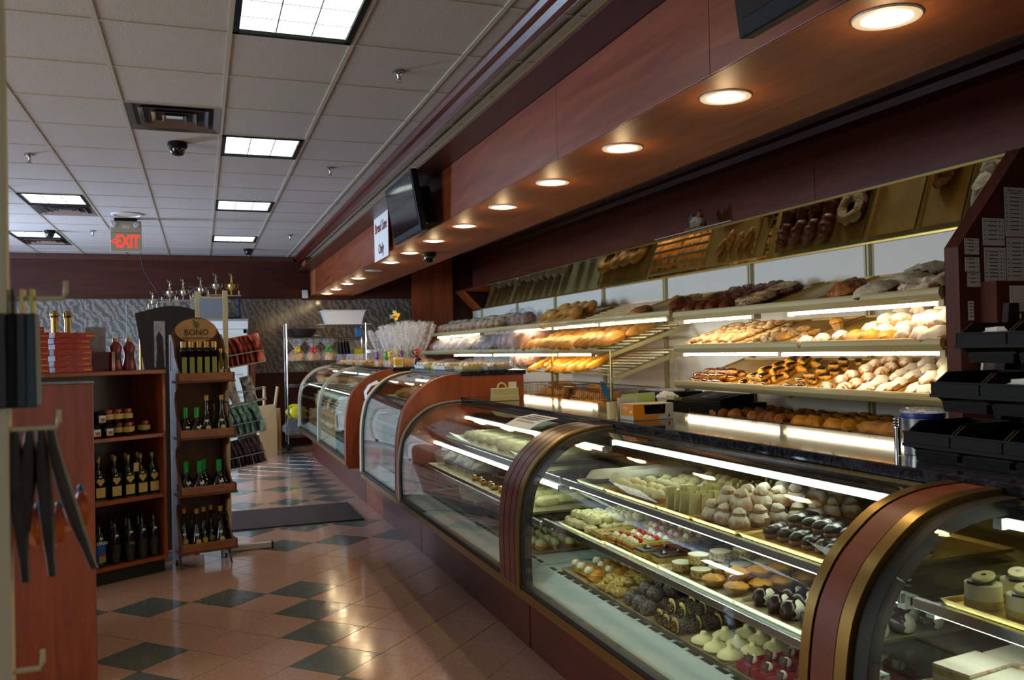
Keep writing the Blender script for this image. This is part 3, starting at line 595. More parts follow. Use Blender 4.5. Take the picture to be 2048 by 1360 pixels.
# ---------------------------------------------------------------- back counter and shelving against the right wall
t = thing('back_counter', 'long dark granite back counter under the bread shelves', 'counter', (4.1, 5.5, 0))
obj('granite_top', M().box(-.5, .45, -2.0, 1.85, .885, .92), 'granite_dark', t, bevel=.003); obj('body', M().box(-.45, .45, -2.0, 1.85, 0, .884), 'cherry_dark', t)
t = thing('back_counter', 'lower dark counter carrying the wire bread baskets', 'counter', (4.1, 11, 0))
obj('granite_top', M().box(-.5, .45, -3.6, 3.6, .73, .765), 'granite_dark', t, bevel=.003); obj('body', M().box(-.45, .45, -3.6, 3.6, 0, .729), 'cherry_dark', t)
TILT = .30
def wall_shelf(label, xa, xb, y0, y1, z0, z1, lamps=(), slats_to=None):
    """front fascia moulding, tilted bed behind it, tube lamp below; xa front at near end, xb front at far end"""
    t = thing('bread_shelf', label, 'shelf', (4.2, (y0+y1)/2, z0)); I = Matrix.Translation((-4.2, -(y0+y1)/2, -z0))
    h = z1-z0
    prof = [(0, h), (.012, h+.004), (.03, h), (.03, 0), (.018, -.004), (.004, h*.2), (-.006, h*.45), (-.004, h*.8)]
    rows = [[(x_+p[0], y_, z0+p[1]) for p in prof] for (x_, y_) in ((xa, y0), (xb, y1))]
    m = M(); m.loft(rows, closed=True); m.f += [tuple(range(8)), tuple(range(15, 7, -1))]; m.mi += [0, 0]
    obj('front_fascia', m, 'cream_metal', t, mw=I)
    bz = z0+(4.58-xa)*math.tan(TILT)
    rows = [[(x_+.03, y_, z0+.008), (4.55, y_, z0+(4.55-x_)*math.tan(TILT)), (4.55, y_, z0+(4.55-x_)*math.tan(TILT)-.012), (x_+.03, y_, z0-.004)] for (x_, y_) in ((xa+(xb-xa)*((slats_to or y0)-y0)/(y1-y0), slats_to or y0), (xb, y1))]
    m = M(); m.loft(rows, closed=True); m.f += [(0, 1, 2, 3), (7, 6, 5, 4)]; m.mi += [0, 0]
    obj('shelf_bed', m, 'cream_metal', t, mw=I)
    if slats_to:
        for k in range(9):
            x = 3.78+k*.085; z = z0+(x-xa)*math.tan(TILT)-.004; obj('slat', M().box(x-.012, x+.012, y0, slats_to, z, z+.012), 'cream_metal', t, mw=I)
    for y in (y0+.06, (y0+y1)/2, y1-.06):
        obj('bracket', M().prism([(xa+.1, z0-.01), (4.56, z0+(4.5-xa)*math.tan(TILT)-.02), (4.56, z0+(4.5-xa)*math.tan(TILT)-.10), (xa+.1, z0-.03)], y-.004, y+.004), 'cream_metal', t, mw=I)
    for (a, b) in lamps:
        f = lambda y: xa+(xb-xa)*(y-y0)/(y1-y0)
        m = M(); m.tube([(f(a)+.07, a, z0-.022), (f(b)+.07, b, z0-.022)], .011, 8); obj('lamp_tube', m, 'shelf_light', t, True, mw=I)
        m = M(); m.box(f(a)+.05, f(a)+.11, a-.03, b+.03, z0-.012, z0-.002); obj('lamp_holder', m, 'cream_metal', t, mw=I)
        obj('lamp_end_cap', M().box(f(a)+.04, f(a)+.10, a-.05, a-.012, z0-.04, z0-.004), 'ivory', t, mw=I); obj('lamp_end_cap', M().box(f(b)+.04, f(b)+.10, b+.012, b+.05, z0-.04, z0-.004), 'ivory', t, mw=I)
    return t
wall_shelf('upper shelf at the right with dark loaves and crumb cakes', 3.75, 3.79, 3.56, 6.4, 1.725, 1.785, ((3.62, 4.9), (5.35, 6.28)))
wall_shelf('middle shelf at the right with danishes and powdered rolls', 3.75, 3.79, 3.56, 6.4, 1.45, 1.51, ((3.62, 4.98), (5.04, 6.3)))
wall_shelf('lowest shelf at the right with croissants and powdered breads', 3.75, 3.79, 3.56, 6.4, 1.145, 1.205, ())
wall_shelf('upper shelf on the left run with round loaves and ring breads', 3.79, 3.77, 6.46, 14.6, 1.755, 1.805, ((6.6, 7.9), (7.95, 9.1), (9.2, 10.4), (11.9, 14.2)), slats_to=8.66)
wall_shelf('second shelf on the left run with bagged bread and short loaves', 3.76, 3.53, 7.86, 14.6, 1.45, 1.505, ((7.95, 8.85), (8.9, 10.9), (11, 12.6)), slats_to=10.2)  # nearest short tube is added to brighten the wall and baskets below
# slatted bread racks without fascia
def slat_rack(label, y0, y1, x0, z0, n=9, sides=True):
    t = thing('slatted_bread_rack', label, 'rack', (4.2, (y0+y1)/2, z0)); I = Matrix.Translation((-4.2, -(y0+y1)/2, -z0))
    tt = math.tan(.33)
    for k in range(n):
        x = x0+.02+k*(4.5-x0)/n; z = z0+(x-x0)*tt+.018
        obj('slat', M().box(x-.012, x+.012, y0, y1, z, z+.014), 'cream_metal', t, mw=I)
    for y in (y0, y1-.012):
        obj('side_rail', M().prism([(x0-.02, z0), (4.56, z0+(4.56-x0)*tt), (4.56, z0+(4.56-x0)*tt-.05), (x0-.02, z0-.035)], y, y+.012), 'cream_metal', t, mw=I)
    return t
slat_rack('empty end of the slatted bread rack below the upper shelf', 7.40, 7.86, 3.72, 1.44)
slat_rack('lower slatted bread rack with long baguettes', 7.46, 10.4, 3.74, 1.20, 10)
for k, (x, y, z, lab) in enumerate(((3.74, 7.50, 1.47, 'gold upright post at the near corner of the slatted racks'), (3.75, 9.0, 1.45, 'gold upright post between the two wire bread baskets'), (3.76, 10.33, 1.46, 'gold upright post near the bagged bread behind the gift boxes'))):
    m = M(); m.box(x-.012, x+.012, y-.012, y+.012, .766, z); tag(obj('upright_post', m, 'gold_frame', bevel=.003), lab, 'post')
m = M(); m.tube([(4.38, 7.42, 1.42), (4.53, 7.42, .93)], .012, 6); tag(obj('support_strut', m, 'cream_metal'), 'short slanted cream strut under the empty slatted rack', 'strut')
# tilted mirror above the shelves
t = thing('tilted_mirror', 'long tilted gold-edged mirror above the bread shelves reflecting the trays', 'mirror', (4.4, 9.0, 2.216)); I = Matrix.Translation((-4.4, -9.0, -2.216))
ed = [3.5]+[3.81+1.41*k for k in range(0, 8)]+[14.62]
ed = [3.5, 4.97, 6.39, 7.87, 9.33, 10.82, 12.31, 14.05]
for a, b in zip(ed, ed[1:]):
    m = M(); m.prism([(4.256, 2.529), (4.558, 2.216), (4.562, 2.220), (4.260, 2.533)], a+.001, b-.001); obj('mirror_panel', m, 'mirror_band', t, mw=I)
m = M(); m.box(4.238, 4.258, 3.5, 14.6, 2.52, 2.536).box(4.548, 4.566, 3.5, 14.6, 2.205, 2.219); obj('gold_edge', m, 'gold_frame', t, mw=I)
m = M(); m.box(4.256, 4.6, 3.5, 14.6, 2.536, 2.55); obj('top_ledge', m, 'cherry_dark', t, mw=I)
m = M(); m.prism([(4.262, 2.536), (4.60, 2.18), (4.60, 2.536)], 14.05, 14.62); obj('end_block', m, 'cherry', t, mw=I)
# tall wooden end panel carrying the price lists
t = thing('end_panel', 'tall cherry end panel with slanted corner carrying paper price lists', 'panel', (4.2, 3.4, 0))
m = M(); m.prism([(3.72, .92), (3.72, 1.985), (4.19, 2.53), (4.59, 2.53), (4.59, .92)], 3.40, 3.49); o = obj('board', m, 'panel_wood', t, bevel=.002, mw=Matrix.Translation((-4.2, -3.4, 0)))
m = M(); m.box(3.86, 4.59, 3.30, 3.399, 1.55, 1.80); o = obj('pocket_shelf', m, 'panel_wood', t, mw=Matrix.Translation((-4.2, -3.4, 0)))
yp = 3.396
def sheet(lab, x0, x1, z0, z1, lines, y=yp, head=None):
    t = thing('price_list', lab, 'paper', ((x0+x1)/2, y, (z0+z1)/2))
    w, h = x1-x0, z1-z0; obj('sheet', M().box(-w/2, w/2, -.0012, 0, -h/2, h/2), 'paper', t)
    m = M(); n = lines
    for k in range(n):
        z = h/2-h*.12-k*h*.82/n
        for (a, b) in ((-.44, -.36), (-.26, .18), (.24, .32), (.38, .45)): m.box(a*w, (b-R.random()*.05)*w, -.0018, -.0012, z-.0022, z+.0022)
    o = obj('print_lines', m, 'ink', t); o['kind'] = 'stuff'
    if head: text('heading', head, w*.16, 'ink', upright((0, -.0014, h/2-.016), (0, -1, 0)), t, .0002)
    return t
sheet('tall Rum Cake price list on the end panel, topmost', 4.045, 4.205, 2.045, 2.31, 10, head='Rum Cake')
sheet('long price list below the topmost Rum Cake sheet', 4.05, 4.212, 1.80, 2.04, 9)
sheet('square price list on the left of the Rum Cake sheet', 3.885, 4.04, 1.995, 2.14, 5)
sheet('price list at left, below the square price list', 3.89, 4.045, 1.80, 1.985, 8)
sheet('price list at the right edge beside the Rum Cake sheet', 4.225, 4.38, 2.0, 2.15, 6); sheet('lowest price list at the right edge of the board', 4.225, 4.38, 1.80, 1.99, 8)
sheet('small handwritten note at the left edge, upper one', 3.757, 3.857, 1.945, 2.03, 4); sheet('small handwritten note at the left edge, middle one', 3.757, 3.857, 1.855, 1.93, 3); sheet('small handwritten note at the left edge, lowest one', 3.77, 3.86, 1.775, 1.85, 3)
sheet('narrow white slip low on the end panel', 3.77, 3.81, 1.60, 1.70, 5)
for k, (x, w_) in enumerate(((4.0, 'left'), (4.125, 'middle'), (4.25, 'right'))):
    t = thing('card_pocket', 'clear card pocket with a white card on the end panel, '+w_+' of the three', 'holder', (x, 3.30, 1.64), 0)
    m = M(); m.box(-.05, .05, -.004, -.001, 0, .135); obj('card', m, 'paper', t); obj('card_slot', M().box(-.05, .05, -.02, -.018, 0, .05), 'case_glass', t); obj('caption', M().box(-.025, .025, -.003, -.001, -.035, -.012), 'paper', t)
m = M(); m.loft([[(3.74+.02*math.sin(z*9), 3.30+.02*math.sin(x*30+z*8), z) for x in (0,)]+[(3.74+dx, 3.33+.012*math.sin(dx*60+z*20), z) for dx in (.03, .06, .09, .12, .15)] for z in (1.32, 1.4, 1.48, 1.54)])
o = obj('paper_towel', m, 'paper', smooth=True); so_ = o.modifiers.new('s', 'SOLIDIFY'); so_.thickness = .003; tag(o, 'crumpled white paper towel hanging below the price lists', 'towel')
# ================================================================ food kits
def loaf(L, r, nb=0, amp=.12, flat=.8, n=10, m_=14, bend=0, seed=0, wob=.06, squar=2.0):
    rows = []
    for i in range(m_+1):
        t = -1+2*i/m_; q = max(.06, (1-abs(t)**squar)**.5)*r*(1+(amp*math.cos(t*nb*PI) if nb else 0)); x = t*L/2; row = []
        for k in range(n):
            a = 2*PI*k/n; d = 1+wob*noise.noise(Vector((t*3+seed, math.cos(a)*1.5, math.sin(a)*1.5+seed)))*2
            z = math.sin(a)*q*flat*d; row.append((x, math.cos(a)*q*d+bend*(1-t*t), z if z > -r*flat*.55 else -r*flat*.55))
        rows.append(row)
    s = M(); s.loft([list(reversed(q)) for q in rows], closed=True); s.f += [tuple(range(n)), tuple(range((m_+1)*n-1, m_*n-1, -1))]; s.mi += [0, 0]
    s.v = [(x, y, z+r*flat*.55) for x, y, z in s.v]; return s
def blob(r, sx=1, sy=1, sz=.6, amp=.15, fr=2.5, seed=0, n=12, m_=7, mi=None):
    s = M(); s.ball((0, 0, 0), r, n, m_, sz, sx, sy, amp, fr, seed, zcut=-.55); s.v = [(x, y, z+.55*r*sz) for x, y, z in s.v]; return s
K = {}
def kit(name, ms, mats, parts=(), smooth=True, nm=None):
    K[name] = Kit(nm or name, [q.mesh(nm or name, mats, smooth) for q in ms], [(pn, pm.mesh(pn, pmat, True), loc if isinstance(loc, Matrix) else Matrix.Translation(loc)) for (pn, pm, pmat, loc) in parts])
kit('boule', [blob(.115, 1, 1, .72, .12, 2, s) for s in range(4)], 'floured', nm='round_loaf')
kit('ring', [M().torus((0, 0, .04), .085, .058, 20, 10, .8, .1, s) for s in range(2)], 'crust_light', nm='ring_bread')
kit('roll', [blob(.055, 1.25, .9, .8, .12, 2, s) for s in range(3)], 'crust_light', nm='bread_roll')
kit('braid', [loaf(.34, .085, 3, .10, .95, seed=s) for s in range(3)], 'brown_loaf', nm='braided_loaf')
kit('shortloaf', [loaf(.34, .06, 4, .07, .9, seed=s) for s in range(3)], 'crust_light', nm='bread_loaf')
kit('baguette', [loaf(.60, .038, 7, .07, .9, 10, 28, seed=s, squar=6) for s in range(3)], 'golden', nm='baguette')
kit('bagged', [loaf(.30, .07, 0, .05, .9, seed=s) for s in range(3)], 'floured', [('plastic_bag', blob(.105, 1.9, 1.0, .95, .25, 4, 3, 16, 9), 'bag_plastic', (0, 0, -.005))], nm='bagged_loaf')
kit('baground', [blob(.11, 1, .8, .85, .1, 2, s) for s in range(2)], 'crust', [('plastic_bag', blob(.135, 1.05, .95, .98, .3, 4, 5, 16, 9), 'bag_plastic', (0, 0, -.006))], nm='bagged_loaf')
kit('nutloaf', [loaf(.32, .07, 0, 0, .75, seed=s, wob=.16) for s in range(2)], 'crumb', nm='nut_loaf')
kit('flatrustic', [blob(.15, 1.2, .8, .3, .2, 3, 4)], 'crust', nm='flat_bread')
kit('danish', [M().lathe([(.045, 0), (.056, .008), (.058, .02), (.048, .03), (.034, .026), (.025, .032), (.001, .034)], 14), blob(.052, 1.1, .9, .55, .2, 3, 2)], 'danish', nm='danish_pastry')
kit('fruitd', [blob(.08, 1.1, .8, .4, .3, 5, s) for s in range(3)], 'fruit', nm='fruit_danish')
kit('crumbcake', [blob(.12, 1.1, .8, .36, .3, 7, s, 22, 9) for s in range(4)], 'crumb', nm='crumb_cake')
kit('crumbring', [M().torus((0, 0, .03), .085, .045, 24, 9, .75, .5, s) for s in range(3)], 'crumb', [('paper_disc', M().lathe([(.14, 0), (.14, .003)], 20), 'paper', (0, 0, -.006))], nm='crumb_ring')
kit('muffin', [M().lathe([(.028, 0), (.038, .045)], 16, flute=.05).ball((0, 0, .05), .046, 12, 6, .62, amp=.2, zcut=-.2, mi=1)], ['paper_cup', 'golden'], nm='muffin')
kit('powroll', [loaf(.15, .045, 0, 0, .9, seed=s) for s in range(2)], 'sugar_heavy', nm='powdered_roll')
kit('nutring', [M().torus((0, 0, .035), .085, .05, 24, 9, .75, .3, s) for s in range(2)], 'nutcrust', nm='nut_ring_loaf')
kit('brownbun', [blob(.06, 1.2, .85, .75, .25, 3, s) for s in range(3)], 'crust', nm='brown_bun')
kit('puffy', [blob(.07, 1.2, .85, .75, .25, 3, s) for s in range(4)], 'sugared', nm='puff_pastry')
kit('goldpuff', [blob(.075, 1.2, .85, .65, .25, 3, s) for s in range(3)], 'golden', nm='puff_pastry')
kit('choccroi', [loaf(.15, .032, 5, .12, .9, 10, 20, .045, s) for s in range(2)], 'golden', [('chocolate_icing', loaf(.10, .026, 0, 0, .5, 8, 10, .035), 'choc', (0, 0, .026))], nm='chocolate_croissant')
kit('chocroll', [loaf(.13, .03, 4, .08, .9, seed=s) for s in range(2)], 'golden', [('chocolate_icing', loaf(.115, .026, 4, .06, .5, 8, 12), 'choc', (0, 0, .022))], nm='chocolate_roll')
kit('glazed', [loaf(.16, .032, 0, 0, .8, seed=s) for s in range(2)], 'golden', [('brown_glaze', loaf(.15, .03, 3, .05, .5, 8, 12), 'glaze_brown', (0, 0, .018))], nm='glazed_eclair')
kit('knot', [loaf(.13, .04, 5, .16, .85, seed=s) for s in range(3)], 'sugared', nm='sugared_knot')
kit('powbread', [loaf(.22, .048, 0, 0, .8, seed=s, wob=.12) for s in range(4)], 'sugar_heavy', nm='powdered_bread')
kit('nutbread', [loaf(.36, .06, 0, 0, .7, seed=s, wob=.12) for s in range(2)], 'sugared', nm='iced_nut_bread')
# case sweets
kit('puff', [blob(.036, 1, 1, .95, .2, 3, s, 12, 8) for s in range(4)], 'sugar_heavy', nm='cream_puff')
def puffcap(): return blob(.024, 1, 1, .8, .2, 3, 2)
K['puff'].parts = [('puff_cap', puffcap().mesh('puff_cap', 'sugar_heavy', True), Matrix.Translation((0, 0, .042)))]
kit('eclair', [loaf(.15, .026, 0, 0, .8, seed=s) for s in range(3)], 'crust_light', [('chocolate_icing', loaf(.152, .029, 7, .05, .7, 10, 18), 'choc', (0, 0, .009))], nm='chocolate_eclair')
kit('wafer', [M().box(-.024, .024, -.004, .004, 0, .078)], 'wafer', nm='wafer_biscuit', smooth=False)
kit('tart', [M().lathe([(.02, 0), (.032, .02), (.033, .022), (.02, .024)], 16, flute=.05)], 'golden', [('cream_dome', blob(.028, 1, 1, .85, .08, 3, 1), 'cream', (0, 0, .016)), ('cherry', M().ball((0, 0, 0), .009, 8, 6), 'cherry_red', (0, 0, .042))], nm='cream_tart')
kit('berrytart', [M().lathe([(.02, 0), (.032, .02), (.033, .022), (.02, .024)], 16, flute=.05)], 'golden', [('cream_dome', blob(.028, 1, 1, .85, .08, 3, 1), 'cream', (0, 0, .016)), ('dark_berry', M().ball((0, 0, 0), .009, 8, 6, amp=.3), 'berry', (0, 0, .042))], nm='cream_tart')
kit('curl', [M().torus((0, 0, .02), .02, .011, 14, 8, 1.4, .2, s).ball((.005, 0, .028), .013, 8, 6) for s in range(2)], 'cream', nm='cream_curl')
kit('nutsq', [M().box(-.03, .03, -.03, .03, 0, .03)], 'nut', nm='nut_square', smooth=False)
kit('strawslice', [M().box(-.035, .035, -.026, .026, 0, .016, 0).box(-.035, .035, -.026, .026, .016, .024, 1).box(-.035, .035, -.026, .026, .024, .036, 0)], ['sponge', 'straw_red'],
    [('cream_rosette', M().lathe([(.014, 0), (.017, .006), (.012, .014), (.001, .02)], 10, flute=.12), 'cream_white', (-.012, 0, .036)), ('strawberry', M().ball((0, 0, .008), .012, 8, 6, 1.1), 'straw_red', (.014, .004, .036))], nm='strawberry_slice', smooth=False)
kit('chocsq', [M().box(-.034, .034, -.034, .034, 0, .026, 0).taper(-.036, .036, -.036, .036, .026, .033, .003, 1)], ['sponge', 'choc_mid'], [('chocolate_swirl', M().lathe([(.012, 0), (.013, .005), (.006, .012), (.001, .015)], 8, flute=.15), 'choc', (0, 0, .032))], nm='chocolate_square', smooth=False)
kit('whitecake', [M().lathe([(.036, 0), (.037, .024), (.038, .026), (.037, .03), (.001, .031)], 22)], 'nut', [('white_icing', M().lathe([(.037, 0), (.037, .003), (.001, .004)], 22), 'cream_white', (0, 0, .029))], nm='round_cake')
kit('yellowtart', [M().lathe([(.024, 0), (.042, .022)], 18, flute=.04)], 'paper_cup', [('custard_top', blob(.040, 1, 1, .42, .3, 6, 1, 14, 7), 'golden', (0, 0, .012))], nm='custard_tartlet')
kit('bw', [loaf(.085, .03, 0, 0, 1.1, seed=1)], 'choc', [('cream_side', loaf(.07, .027, 0, 0, 1.1), 'cream_white', (0, -.007, .002))], nm='black_and_white_pastry')
kit('cocoball', [blob(.036, 1, 1, .95, .2, 4, s) for s in range(3)], 'choc_sprinkle', nm='chocolate_ball')
def spiral():
    pts = [(.0, .026*(i/18)*math.cos(i*.75), .028+.026*(i/18)*math.sin(i*.75)) for i in range(1, 19)]; return M().tube(pts, .0035, 5)
kit('chocrollcake', [loaf(.075, .031, 0, 0, 1.0, seed=s, squar=14, wob=.1) for s in range(2)], 'choc_sprinkle', [('cut_end', M().lathe([(.026, 0), (.026, .003), (.001, .004)], 14), 'sponge', T(-.0375, 0, .029, 0, 0, -PI/2)), ('swirl', spiral(), 'choc_mid', (-.043, 0, 0))], nm='swiss_roll_slice')
kit('meringue', [M().lathe([(.040, 0), (.046, .008), (.043, .016), (.030, .025), (.015, .031), (.012, .038), (.010, .043), (.001, .046)], 18, sy=.85)], 'cream', nm='cream_meringue')
kit('redsq', [M().box(-.034, .034, -.034, .034, 0, .03)], 'raspberry', [('white_ball', M().ball((0, 0, .012), .015, 10, 7), 'cream_white', (.004, 0, .028)), ('chocolate_tile', M().box(-.003, .001, -.014, .014, 0, .026), 'choc_mid', T(-.012, 0, .03, 0, 0, .35))], nm='raspberry_square', smooth=False)
def shell():
    rows = []
    for i in range(9):
        t = i/8; q = .045*math.sin(PI*min(1, .15+t*.85)); row = []
        for k in range(14):
            a = 2*PI*k/14; rr = q*(1+(.10 if k % 2 else -.06)); row.append((-.05+t*.10, math.cos(a)*rr, max(-.016, math.sin(a)*rr*.6)+.016))
        rows.append(row)
    s = M(); s.loft(rows, closed=True); s.f += [tuple(range(13, -1, -1)), tuple(range(8*14, 9*14))]; s.mi += [0, 0]; return s
kit('shell', [shell()], 'golden', [('cream_filling', blob(.022, 1, 1.2, .8, .1), 'cream_white', (.03, 0, .028)), ('cherry', M().ball((0, 0, 0), .008, 8, 6), 'cherry_red', (.03, 0, .05))], nm='shell_pastry')
kit('nutcookie', [blob(.038, 1.2, 1, .6, .35, 6, s) for s in range(4)], 'nut', nm='nut_cookie')
kit('banana', [M().lathe([(.037, 0), (.037, .05), (.001, .051)], 22)], 'cream', [('golden_base', M().lathe([(.0385, .0), (.0385, .018)], 22), 'sponge', (0, 0, 0)), ('chocolate_base', M().lathe([(.034, 0), (.034, .006), (.001, .007)], 12, flute=.06, sy=.7), 'choc', (-.006, 0, .051)), ('banana_slice', M().lathe([(.027, 0), (.028, .004), (.027, .007), (.001, .008)], 16, sy=.75), 'banana', T(.002, 0, .060, 0, 0, -.2)), ('banana_core', M().lathe([(.006, 0), (.001, .001)], 8), 'glaze_brown', T(.002, 0, .0682, 0, 0, -.2)), ('mint_leaf', M().loft([[(-.012, -.012, 0), (-.012, .012, 0)], [(0, -.02, .008), (0, .02, .006)], [(.014, -.014, .012), (.014, .014, .002)]]), 'mint', (.028, 0, .054))], nm='banana_cake')
kit('cup', [M().taper(-.024, .024, -.024, .024, 0, .07, -.018)], 'white_plastic', [('cream_top', blob(.034, 1, 1, .5, .2), 'cream_white', (0, 0, .062)), ('chocolate_chunk', blob(.026, 1.2, .8, .9, .6, 5, 3, 8, 5), 'choc', (.008, .005, .076)), ('chocolate_curl', M().tube([(-.02, -.02, .08), (-.01, .01, .1), (.012, .02, .09)], .006, 6), 'choc', (0, 0, 0))], nm='dessert_cup')
kit('slice', [M().box(-.075, .075, -.045, .045, 0, .02, 0).box(-.075, .075, -.045, .045, .02, .04, 1).box(-.075, .075, -.045, .045, .04, .056, 0)], ['sponge', 'cream'], [('powdered_top', M().taper(-.077, .077, -.047, .047, 0, .006, .002), 'sugar_heavy', (0, 0, .056))], nm='powdered_slice', smooth=False)
kit('sheetcake', [loaf(.5, .05, 0, 0, .8, seed=3, squar=10)], 'sugar_grey', nm='strudel_log')
kit('log', [loaf(.42, .04, 12, .06, .8, 10, 36, seed=s, squar=10) for s in range(2)], 'cream', nm='piped_cake_roll')
kit('chocbar', [M().box(-.11, .11, -.03, .03, 0, .03)], 'choc_mid', nm='chocolate_bar_cake', smooth=False)
kit('whipcake', [M().lathe([(.11, 0), (.112, .05), (.10, .06), (.001, .062)], 26)], 'cream_white', nm='whipped_cream_cake')
kit('slabcake', [M().box(-.13, .13, -.1, .1, 0, .05)], 'choc_sprinkle', nm='chocolate_crumb_cake', smooth=False)

def tray(label, x0, x1, y0, y1, z, mt='gold_tray', lip=.014, name='serving_tray', mw=None, group=None):
    m = M(); a = .010
    rows = [[(x0-a, y0-a, lip), (x1+a, y0-a, lip), (x1+a, y1+a, lip), (x0-a, y1+a, lip)], [(x0-a+.004, y0-a+.004, lip), (x1+a-.004, y0-a+.004, lip), (x1+a-.004, y1+a-.004, lip), (x0-a+.004, y1+a-.004, lip)],
            [(x0, y0, .003), (x1, y0, .003), (x1, y1, .003), (x0, y1, .003)]]
    m.loft(rows, closed=True); n = len(m.v); m.f.append((n-4, n-3, n-2, n-1)); m.mi.append(0)
    rows = [[(x0-a, y0-a, lip), (x0-a, y1+a, lip), (x1+a, y1+a, lip), (x1+a, y0-a, lip)], [(x0, y0, 0), (x0, y1, 0), (x1, y1, 0), (x1, y0, 0)]]
    m.loft(rows, closed=True); n = len(m.v); m.f.append((n-4, n-3, n-2, n-1)); m.mi.append(0)
    return tag(obj(name, m, mt, mw=mw if mw is not None else Matrix.Translation((0, 0, z))), label, 'tray', group)
ROWS = ['front', 'second', 'third', 'fourth', 'fifth', 'sixth', 'seventh', 'eighth', 'ninth', 'tenth', 'eleventh', 'twelfth', 'thirteenth']
NTH = ['first']+ROWS[1:]+['fourteenth', 'fifteenth', 'sixteenth', 'seventeenth', 'eighteenth']
def fill(k, label, cat, group, x0, x1, y0, y1, z, nx, ny, rz=0, jr=.15, s=1, jp=.12, layers=1, ls=.05, jz=0, frame=None, tilt=0, skip=0):
    """a layer (or heap) of items over a rectangle; frame maps local (x, y, z) to the world"""
    F = frame if frame is not None else Matrix.Identity(4)
    for l in range(layers):
        for i in range(nx):
            for j in range(ny):
                if l and (i >= nx-l or j >= ny-l): continue
                if skip and R.random() < skip: continue
                px = x0+(i+.5+l*.5)*(x1-x0)/nx+R.uniform(-jp, jp)*(x1-x0)/nx; py = y0+(j+.5+l*.5)*(y1-y0)/ny+R.uniform(-jp, jp)*(y1-y0)/ny
                lab = label
                lay = ('', 'upper ', 'third-layer ', 'top ')[l]
                if nx > 1: lab += ', %s%s row' % (lay, ROWS[i])
                if ny > 1: lab += (' ' if nx > 1 else ', '+lay)+'%s from left' % NTH[ny-1-j]
                if len(lab.split()) > 16: print('LONG', len(lab.split()), label)
                K[k].put(F @ T(px, py, z+l*ls, rz+R.uniform(-jr, jr), 0, tilt, s*R.uniform(.94, 1.06)), lab, cat, group)
# ---------------- middle case (y 1.72 .. 3.64): upper glass shelf z .88
Z1, Z2, Z3 = .885, .705, .490
def ctray(label, x0, x1, y0, y1, z, mt='gold_tray'): return tray(label, x0, x1, y0, y1, z, mt)
ctray('gold tray under the sugared strudel log in the middle case', 1.62, 2.16, 3.36, 3.60, Z1, 'alu_tray')
fill('sheetcake', 'grey sugared strudel log, upper shelf of the middle case', 'cake', 'sugared strudel logs', 1.66, 2.12, 3.38, 3.58, Z1+.004, 1, 2, 0, .04)
ctray('gold tray of cream tarts on the upper shelf', 1.62, 2.16, 2.90, 3.32, Z1, 'gold_foil')
fill('berrytart', 'cream tart topped with a dark berry', 'tart', 'cream tarts with dark berries', 1.63, 2.15, 3.12, 3.31, Z1+.004, 7, 3, 0, .5)
fill('tart', 'cream tart topped with a red cherry', 'tart', 'cream tarts with cherries', 1.63, 2.15, 2.93, 3.11, Z1+.004, 7, 3, 0, .5)
ctray('gold tray with upright wafer biscuits', 1.62, 2.18, 2.66, 2.88, Z1, 'gold_foil')
fill('wafer', 'pale speckled wafer biscuit standing on edge in rows', 'biscuit', 'standing wafer biscuits', 1.63, 2.17, 2.675, 2.87, Z1+.004, 10, 4, .35, .15, 1, .1, tilt=.1)
ctray('gold tray heaped with powdered cream puffs', 1.62, 2.18, 2.38, 2.63, Z1, 'gold_foil')
fill('puff', 'cream puff dusted with sugar in a heap', 'pastry', 'powdered cream puffs', 1.63, 2.16, 2.385, 2.625, Z1+.004, 7, 3, 0, 3, 1.05, .1, 2, .05)
ctray('gold tray of chocolate eclairs by the red wood arch', 1.62, 2.18, 1.84, 2.34, Z1, 'gold_foil')
fill('eclair', 'dark chocolate glazed eclair piled on the upper shelf tray', 'pastry', 'chocolate eclairs', 1.64, 1.97, 1.86, 2.32, Z1+.004, 2, 8, .25, .12, 1, .1, 2, .034)
# mid shelf z .705
ctray('gold tray of cream curls on the middle shelf', 1.52, 1.95, 3.30, 3.58, Z2); fill('curl', 'pale curled cream biscuit in a tangle', 'biscuit', 'cream curls', 1.53, 1.93, 3.31, 3.57, Z2+.004, 8, 6, 0, 3, 1, .3, 2, .03)
ctray('small tray of nut squares on the middle shelf', 1.52, 1.72, 3.16, 3.28, Z2); fill('nutsq', 'crumbly nut covered square beside the strawberry slices', 'cake', 'nut squares', 1.525, 1.715, 3.165, 3.275, Z2+.004, 3, 2, 0, .1)
ctray('tray of strawberry slices on the middle shelf', 1.53, 1.98, 2.93, 3.14, Z2); fill('strawslice', 'layered slice with cream rosette and strawberry on top', 'cake', 'strawberry slices', 1.54, 1.97, 2.935, 3.135, Z2+.004, 6, 4, 0, .1, .95)
fill('strawslice', 'small strawberry slice behind the cream curls', 'cake', 'far strawberry slices', 1.76, 1.97, 3.16, 3.27, Z2+.004, 3, 2, 0, .1, .95)
ctray('tray of dark chocolate squares on the middle shelf', 1.53, 1.98, 2.735, 2.91, Z2); fill('chocsq', 'dark chocolate square with a small swirl in neat rows', 'cake', 'chocolate squares', 1.535, 1.975, 2.74, 2.905, Z2+.004, 6, 2, 0, .06, 1)
ctray('tray shared by round white cakes and custard tartlets', 1.53, 1.98, 2.27, 2.71, Z2, 'alu_tray')
fill('whitecake', 'round nut-sided cake with flat white icing', 'cake', 'round white iced cakes', 1.54, 1.97, 2.50, 2.70, Z2+.004, 5, 2, 0, .5, 1, .12, 2, .033)
fill('yellowtart', 'golden custard tartlet in a paper case', 'tart', 'custard tartlets', 1.54, 1.97, 2.29, 2.49, Z2+.004, 5, 2, 0, .5, 1, .12, 2, .028)
